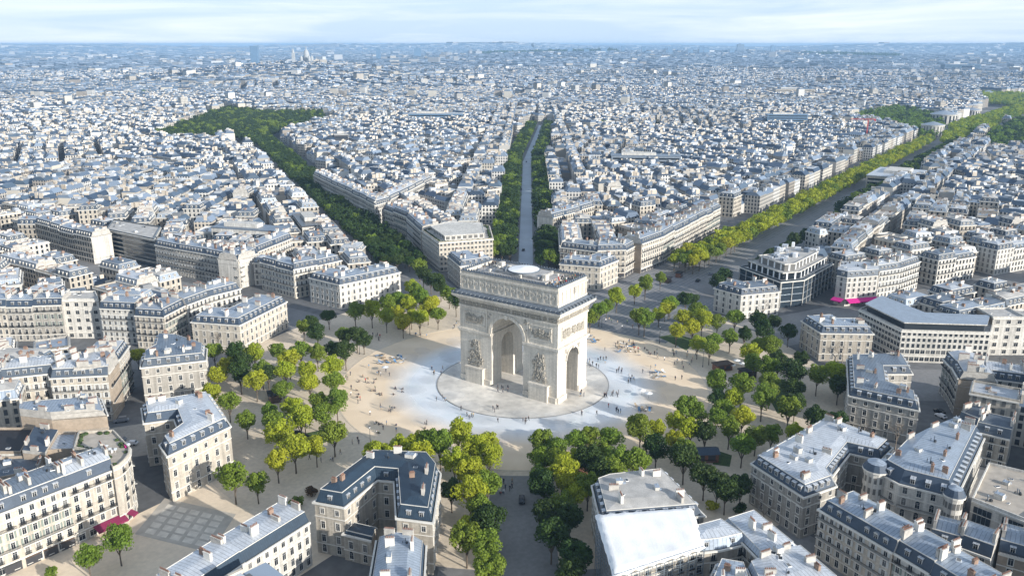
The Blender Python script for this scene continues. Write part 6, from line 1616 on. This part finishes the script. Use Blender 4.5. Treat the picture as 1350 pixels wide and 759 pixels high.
wx, wz = band_(sx_.outputs['X'], 2.5, .24, .76), band_(sx_.outputs['Y'], 2.9, .18, .86)
mm = N.new('ShaderNodeMath'); mm.operation = 'MULTIPLY'; L.new(wx, mm.inputs[0]); L.new(wz, mm.inputs[1])
gt = N.new('ShaderNodeMath'); gt.operation = 'GREATER_THAN'; gt.inputs[1].default_value = -10; L.new(sx_.outputs['X'], gt.inputs[0]); m2 = N.new('ShaderNodeMath'); m2.operation = 'MULTIPLY'; L.new(mm.outputs[0], m2.inputs[0]); L.new(gt.outputs[0], m2.inputs[1])
mx = N.new('ShaderNodeMix'); mx.data_type = 'RGBA'; L.new(m2.outputs[0], mx.inputs['Factor']); L.new(at_.outputs['Color'], mx.inputs[6]); mx.inputs[7].default_value = (.03, .036, .046, 1); L.new(mx.outputs[2], bs.inputs['Base Color'])
me = quad_mesh('city_rooftops', V, [m], None, {'tint': ('FLOAT_COLOR', 'FACE', np.concatenate([np.clip(colr, 0, .85), np.ones((len(colr), 1))], 1))})
ul = me.uv_layers.new(name='UVMap'); ul.data.foreach_set('uv', UV.reshape(-1).astype(np.float32))
tag(link('city_rooftops', me), kind='stuff')
# dark tree patches among the far roofs
pts = []
for k in range(420):
    a = th0 + rs.uniform(-.6, .6); d = rs.uniform(900, 6000); x, y = CAM[0] + d * math.cos(a), CAM[1] + d * math.sin(a)
    if math.hypot(x, y) < 1000: continue
    for q in range(rs.randrange(1, 5)): pts.append((x + rs.uniform(-14, 14), y + rs.uniform(-14, 14), rs.choice(['grn', 'drk'])))
tree_mass('scattered_far_trees', pts, LM, 60, 3.0, 1.5, 6, 16)
# wooded hills on the skyline
def wood_patch(name, px0, px1, d, wdt, hz):
    pts = []
    for k in range(int(260)):
        t = rs.random(); c = at_range(px0 + (px1 - px0) * t, d + rs.uniform(-wdt, wdt)); pts.append((c[0], c[1], 'drk'))
    return tree_mass(name, pts, LM, 50, hz * .5, 1, hz * 1.6, hz)
wood_patch('hill_wood', 628, 800, 8200, 300, 34); wood_patch('hill_wood', 1030, 1145, 8000, 260, 30)

# ------------------------------------------------------------------ landmarks
def lm(px_, d, name, label, cat, parts):
    x, y = at_range(px_, d); z = float(hill(np.array(x), np.array(y))); t = thing(name, label, cat, (x, y, z), th0)
    for nm, fn, mats in parts:
        b = MB(); fn(b); b.build(nm, mats, t)
    return t
M_FAR = pmat('hazed_white_stone', (.36, .37, .37), .8); M_FARB = pmat('far_blue_glass', (.12, .20, .30), .4); M_FARD = pmat('far_dark_roof', (.13, .18, .24), .6)  # white stone darkened in its colour as if seen through haze
def basil(b):
    b.box((0, 0), 46, 28, -6, 20, 0, 0)
    b.cyl((0, 0), 10, 10, 24, 40, 16, 0); b.dome((0, 0), 10, 40, 20, 16, 5, 0); b.cyl((0, 0), 2, .3, 60, 72, 8, 0)
    for s in (-1, 1):
        for q in (-1, 1): b.cyl((s * 20, q * 13), 5, 5, 24, 30, 10, 0); b.dome((s * 20, q * 13), 5, 30, 11, 10, 4, 0)
lm(424, 2990, 'basilica', 'white domed basilica on the hilltop at upper left of centre', 'church', [('nave', basil, [M_FAR])])
lm(408, 2950, 'bell_tower', 'slender tower left of the hilltop basilica', 'tower', [('shaft', lambda b: (b.box((0, 0), 9, 9, -6, 50, 0, 0), b.cyl((0, 0), 5, .4, 50, 66, 8, 0)), [M_FAR])])
lm(361, 4300, 'tower_block', 'dark blue tower block left of the hill', 'tower', [('slab', lambda b: b.box((0, 0), 24, 36, -5, 118, 0, 0), [M_FARB])])
for px_, d, w, h, l in ((953, 8600, 62, 84, 'wide pale tower on the right skyline'), (993, 8700, 44, 76, 'second tower on the right skyline, with a dome'), (906, 8500, 50, 62, 'short tower block left of the wide skyline tower'), (560, 6500, 50, 80, 'blue tower pair above the centre left roofs'), (512, 6000, 30, 85, 'pale slim tower at centre left skyline'), (785, 7600, 26, 50, 'slim tower on the skyline right of the balloon')):
    lm(px_, d, 'tower_block', l, 'tower', [('slab', lambda b: (b.box((0, 0), w * .6, w, -8, h, 0, 0), b.box((0, w * .1), w * .3, w * .3, h, h + 6, 0, 0)), [M_FARB if w < 60 else M_FARD])])
for i in range(16):
    px_ = 720 + i * 15 + rs.uniform(-11, 11); hh_ = rs.uniform(30, 72)
    lm(px_, 7400 + rs.uniform(-300, 300), 'tower_block', f'bluish apartment tower on the centre skyline, {ordn(i)} from the left', 'tower', [('slab', lambda b: b.box((0, 0), 24, rs.uniform(26, 46), -8, hh_, 0, 0), [M_FARB])])
def ball(b):
    r = 18
    for i in range(8):
        a0, a1 = -PI / 2 + i * PI / 8, -PI / 2 + (i + 1) * PI / 8; b.cyl((0, 0), max(.05, r * math.cos(a0)), max(.05, r * math.cos(a1)), 84 + r * math.sin(a0), 84 + r * math.sin(a1), 16, 0, False)
    b.cyl((0, 0), 3, 5, 58, 66, 8, 0)
lm(701, 7300, 'balloon', 'pale tethered balloon above the centre skyline', 'balloon', [('envelope', ball, [M_FARD])])
# domed church in the middle distance
ch_ = lm(672, 1850, 'domed_church', 'stone church with a tall grey dome in the middle distance above the central avenue', 'church', [
    ('nave', lambda b: (b.box((0, 0), 46, 22, 0, 26, 0, 0), b.box((-20, 0), 8, 26, 0, 34, 0, 0)), [M_BEIGE]), ('drum', lambda b: b.cyl((6, 0), 12, 12, 24, 40, 20, 0), [M_BEIGE]),
    ('dome', lambda b: (b.dome((6, 0), 12.4, 40, 17, 20, 6, 0), b.cyl((6, 0), 2.4, 2.2, 56, 62, 8, 1), b.cyl((6, 0), 2.4, .2, 62, 68, 8, 0)), [M_FARD, M_FAR]),
    ('corner_turrets', lambda b: [(b.cyl((6 + s * 13, q * 13), 3, 3, 20, 36, 8, 0), b.dome((6 + s * 13, q * 13), 3, 36, 5, 8, 3, 1)) for s in (-1, 1) for q in (-1, 1)], [M_BEIGE, M_FARD])])
ch_.scale = (.62, .62, .62)
def pavil(px_, py_, r, h, label):
    x, y = at(px_, py_, 0); t = thing('round_pavilion', label, 'pavilion', (x, y, 0))
    b = MB(); b.cyl((0, 0), r, r, 0, h, 24, 0); b.cyl((0, 0), r + .8, r + .8, h - .8, h, 24, 0)
    for k in range(20): a = 2 * PI * k / 20; b.box(((r + .05) * math.cos(a), (r + .05) * math.sin(a)), .3, r * .12, 1.5, h - 2, a, 1)
    b.build('drum', [M_PLASTER, M_GLASS], t); c = MB(); c.cyl((0, 0), r + .3, .4, h, h + r * .28, 24, 0, False); c.build('roof', [M_ZINC], t)
pavil(1243, 163, 21, 16, 'large round white pavilion among the gardens at upper right'); pavil(1228, 181, 15, 18, 'round white house at the left corner of the gardens'); pavil(1281, 152, 15, 10, 'low round pavilion by the great avenue at upper right'); pavil(1215, 153, 9, 12, 'small beige round pavilion at the left of the gardens'); pavil(1302, 128, 16, 12, 'far round pavilion in the trees at upper right corner')
def slab(px_, py_, L_, w, h, ang, mat, roofm, label, ribbon=True, name='office_building'):
    x, y = at(px_, py_, h if py_ > 250 else 0); t = thing(name, label, 'office', (x, y, 0), ang)
    b = MB(); b.box((0, 0), L_, w, 0, h, 0, 0)
    if ribbon:
        for fl in range(int(h / 3.4)):
            z = 1.2 + fl * 3.4
            for s in (-1, 1): b.box((0, s * w / 2), L_ * .96, .12, z, z + 1.7, 0, 1); b.box((s * L_ / 2, 0), .12, w * .94, z, z + 1.7, 0, 1)
    b.build('block', [mat, M_GLASS], t); c = MB(); c.box((0, 0), L_ + .6, w + .6, h, h + .7, 0, 0, None, True); c.box((L_ * .1, 0), L_ * .5, w * .5, h + .7, h + 3, 0, 1); c.build('roof', [roofm, M_PLASTER], t)
slab(450, 200, 40, 16, 22, .85, M_SHOP, M_GRAVEL, 'dark ribbed office block above the left tree avenue'); slab(575, 168, 86, 18, 22, 2.15, M_FARB, M_ZINCW, 'long blue glass hall with white roof above centre left'); slab(330, 300, 46, 14, 19, 1.9, M_PLASTER, M_ZINCD, 'white office with a slanted dark glass side at left')
slab(408, 290, 44, 16, 15, .99, M_PLASTER, M_SHOP, 'white office with dark glass roof beside the left tree avenue'); slab(1035, 172, 60, 18, 24, 2.1, M_FARB, M_FARB, 'blue office block in the middle distance at right'); slab(850, 228, 70, 18, 18, 2.1, M_ZINC, M_ZINCD, 'long grey blue slab above the right of the arch')
slab(1265, 98, 150, 50, 42, 2.1, M_FARB, M_FARB, 'long blue museum like block on the right horizon'); slab(1045, 132, 90, 36, 26, 2.1, M_BEIGE, M_FARD, 'wide temple like block with grey roof in the right distance'); slab(1180, 250, 60, 40, 15, .02, M_CREAM, M_ZINCW, 'palace block with pale zinc roof beside the great avenue')
x, y = at(1141, 192, 0); t = thing('tower_crane', 'red tower crane among the roofs at upper right', 'crane', (x, y, 0), 2.0)
def lattice(b, p, q, w):
    p, q = Vector(p), Vector(q); d = q - p; n = int(d.length / 3); a = d.orthogonal().normalized() * w; c = d.normalized().cross(a)
    for s in (a, -a, c, -c): b.tube(p + s, q + s, .22, .22, 4)
    for k in range(n): b.tube(p + d * k / n + a, p + d * (k + 1) / n + c, .14, .14, 3); b.tube(p + d * k / n - a, p + d * (k + 1) / n - c, .14, .14, 3)
M_RED = pmat('crane_red', (.50, .05, .03), .5); b = MB(); lattice(b, (0, 0, 0), (0, 0, 33), .7); b.build('mast', [M_RED], t); b = MB(); lattice(b, (-9, 0, 34), (22, 0, 34), .6); b.box((-8, 0), 2.4, 1.6, 32, 34, 0, 0); b.build('jib', [M_RED], t)

# ------------------------------------------------------------------ sky, sun, haze, camera
SUN_EL, SUN_AZ = math.radians(SUN_EL_D), math.radians(SUN_AZ_D)      # azimuth: direction towards the sun, counter-clockwise from +x
sun = bpy.data.lights.new('sun', 'SUN'); sun.energy = SUN_E; sun.angle = math.radians(.55); sun.color = (1.0, .96, .89)
so_ = bpy.data.objects.new('sun', sun); COL.objects.link(so_)
dv = Vector((math.cos(SUN_EL) * math.cos(SUN_AZ), math.cos(SUN_EL) * math.sin(SUN_AZ), math.sin(SUN_EL))); so_.rotation_euler = dv.to_track_quat('Z', 'Y').to_euler()
w = bpy.data.worlds.new('World'); SC.world = w; w.use_nodes = True; N = w.node_tree.nodes; L = w.node_tree.links; bg = N['Background']
sk = N.new('ShaderNodeTexSky'); sk.sky_type = 'NISHITA'; sk.sun_disc = False; sk.sun_elevation = SUN_EL; sk.sun_rotation = PI / 2 - SUN_AZ; sk.altitude = 100; sk.air_density = 1.0; sk.dust_density = SKY_DUST; sk.ozone_density = 1.5
tc = N.new('ShaderNodeTexCoord'); sep = N.new('ShaderNodeSeparateXYZ'); L.new(tc.outputs['Generated'], sep.inputs[0])
mp = N.new('ShaderNodeMapping'); mp.inputs['Scale'].default_value = (2.2, 2.2, 30); mp.inputs['Rotation'].default_value = (.03, .05, 0); L.new(tc.outputs['Generated'], mp.inputs['Vector'])
nz = N.new('ShaderNodeTexNoise'); nz.inputs['Scale'].default_value = 1.6; nz.inputs['Detail'].default_value = 7; nz.inputs['Roughness'].default_value = .58; nz.inputs['Distortion'].default_value = .5; L.new(mp.outputs[0], nz.inputs['Vector'])
cr = N.new('ShaderNodeMapRange'); cr.inputs['From Min'].default_value = .42; cr.inputs['From Max'].default_value = .72; cr.inputs['To Max'].default_value = .85; L.new(nz.outputs['Fac'], cr.inputs['Value'])
mx = N.new('ShaderNodeMix'); mx.data_type = 'RGBA'; L.new(cr.outputs[0], mx.inputs['Factor']); L.new(sk.outputs[0], mx.inputs[6]); mx.inputs[7].default_value = CLOUD; 
hb_ = N.new('ShaderNodeMapRange'); hb_.inputs['From Min'].default_value = .02; hb_.inputs['From Max'].default_value = .5; hb_.inputs['To Min'].default_value = .93; hb_.inputs['To Max'].default_value = .1; L.new(sep.outputs['Z'], hb_.inputs['Value'])
mx0 = N.new('ShaderNodeMix'); mx0.data_type = 'RGBA'; L.new(hb_.outputs[0], mx0.inputs['Factor']); L.new(sk.outputs[0], mx0.inputs[6]); mx0.inputs[7].default_value = SKYBLUE; L.new(mx0.outputs[2], mx.inputs[6])
L.new(mx.outputs[2], bg.inputs['Color']); bg.inputs['Strength'].default_value = SKY_S
hz = MB(); hz.box((0, 0), 56000, 56000, -1.5, 142, 0, 0, None, True); 
m = bpy.data.materials.new('haze'); m.use_nodes = True; nt = m.node_tree; nt.nodes.remove(nt.nodes['Principled BSDF']); pv = nt.nodes.new('ShaderNodeVolumePrincipled'); pv.inputs['Color'].default_value = HAZE_C; pv.inputs['Density'].default_value = HAZE_D; pv.inputs['Anisotropy'].default_value = 0.0
nt.links.new(pv.outputs[0], nt.nodes['Material Output'].inputs['Volume'])
tag(hz.build('haze', [m]), kind='stuff')
cam = bpy.data.cameras.new('camera'); co = bpy.data.objects.new('camera', cam); COL.objects.link(co); co.location = CAM; co.rotation_euler = (PI / 2 - PITCH, 0, YAW - PI / 2)
cam.sensor_width = 36; cam.lens = 36 * FPX / PW; cam.clip_start = 1; cam.clip_end = 90000; SC.camera = co
SC.view_settings.view_transform = 'Standard'; SC.view_settings.look = 'None'; SC.view_settings.gamma = 1; SC.view_settings.exposure = EXPO; SC.view_settings.use_curve_mapping = False
SC.cycles.use_denoising = True; SC.cycles.max_bounces = 6; SC.cycles.diffuse_bounces = 2; SC.cycles.glossy_bounces = 2; SC.cycles.transmission_bounces = 3; SC.cycles.volume_bounces = 0
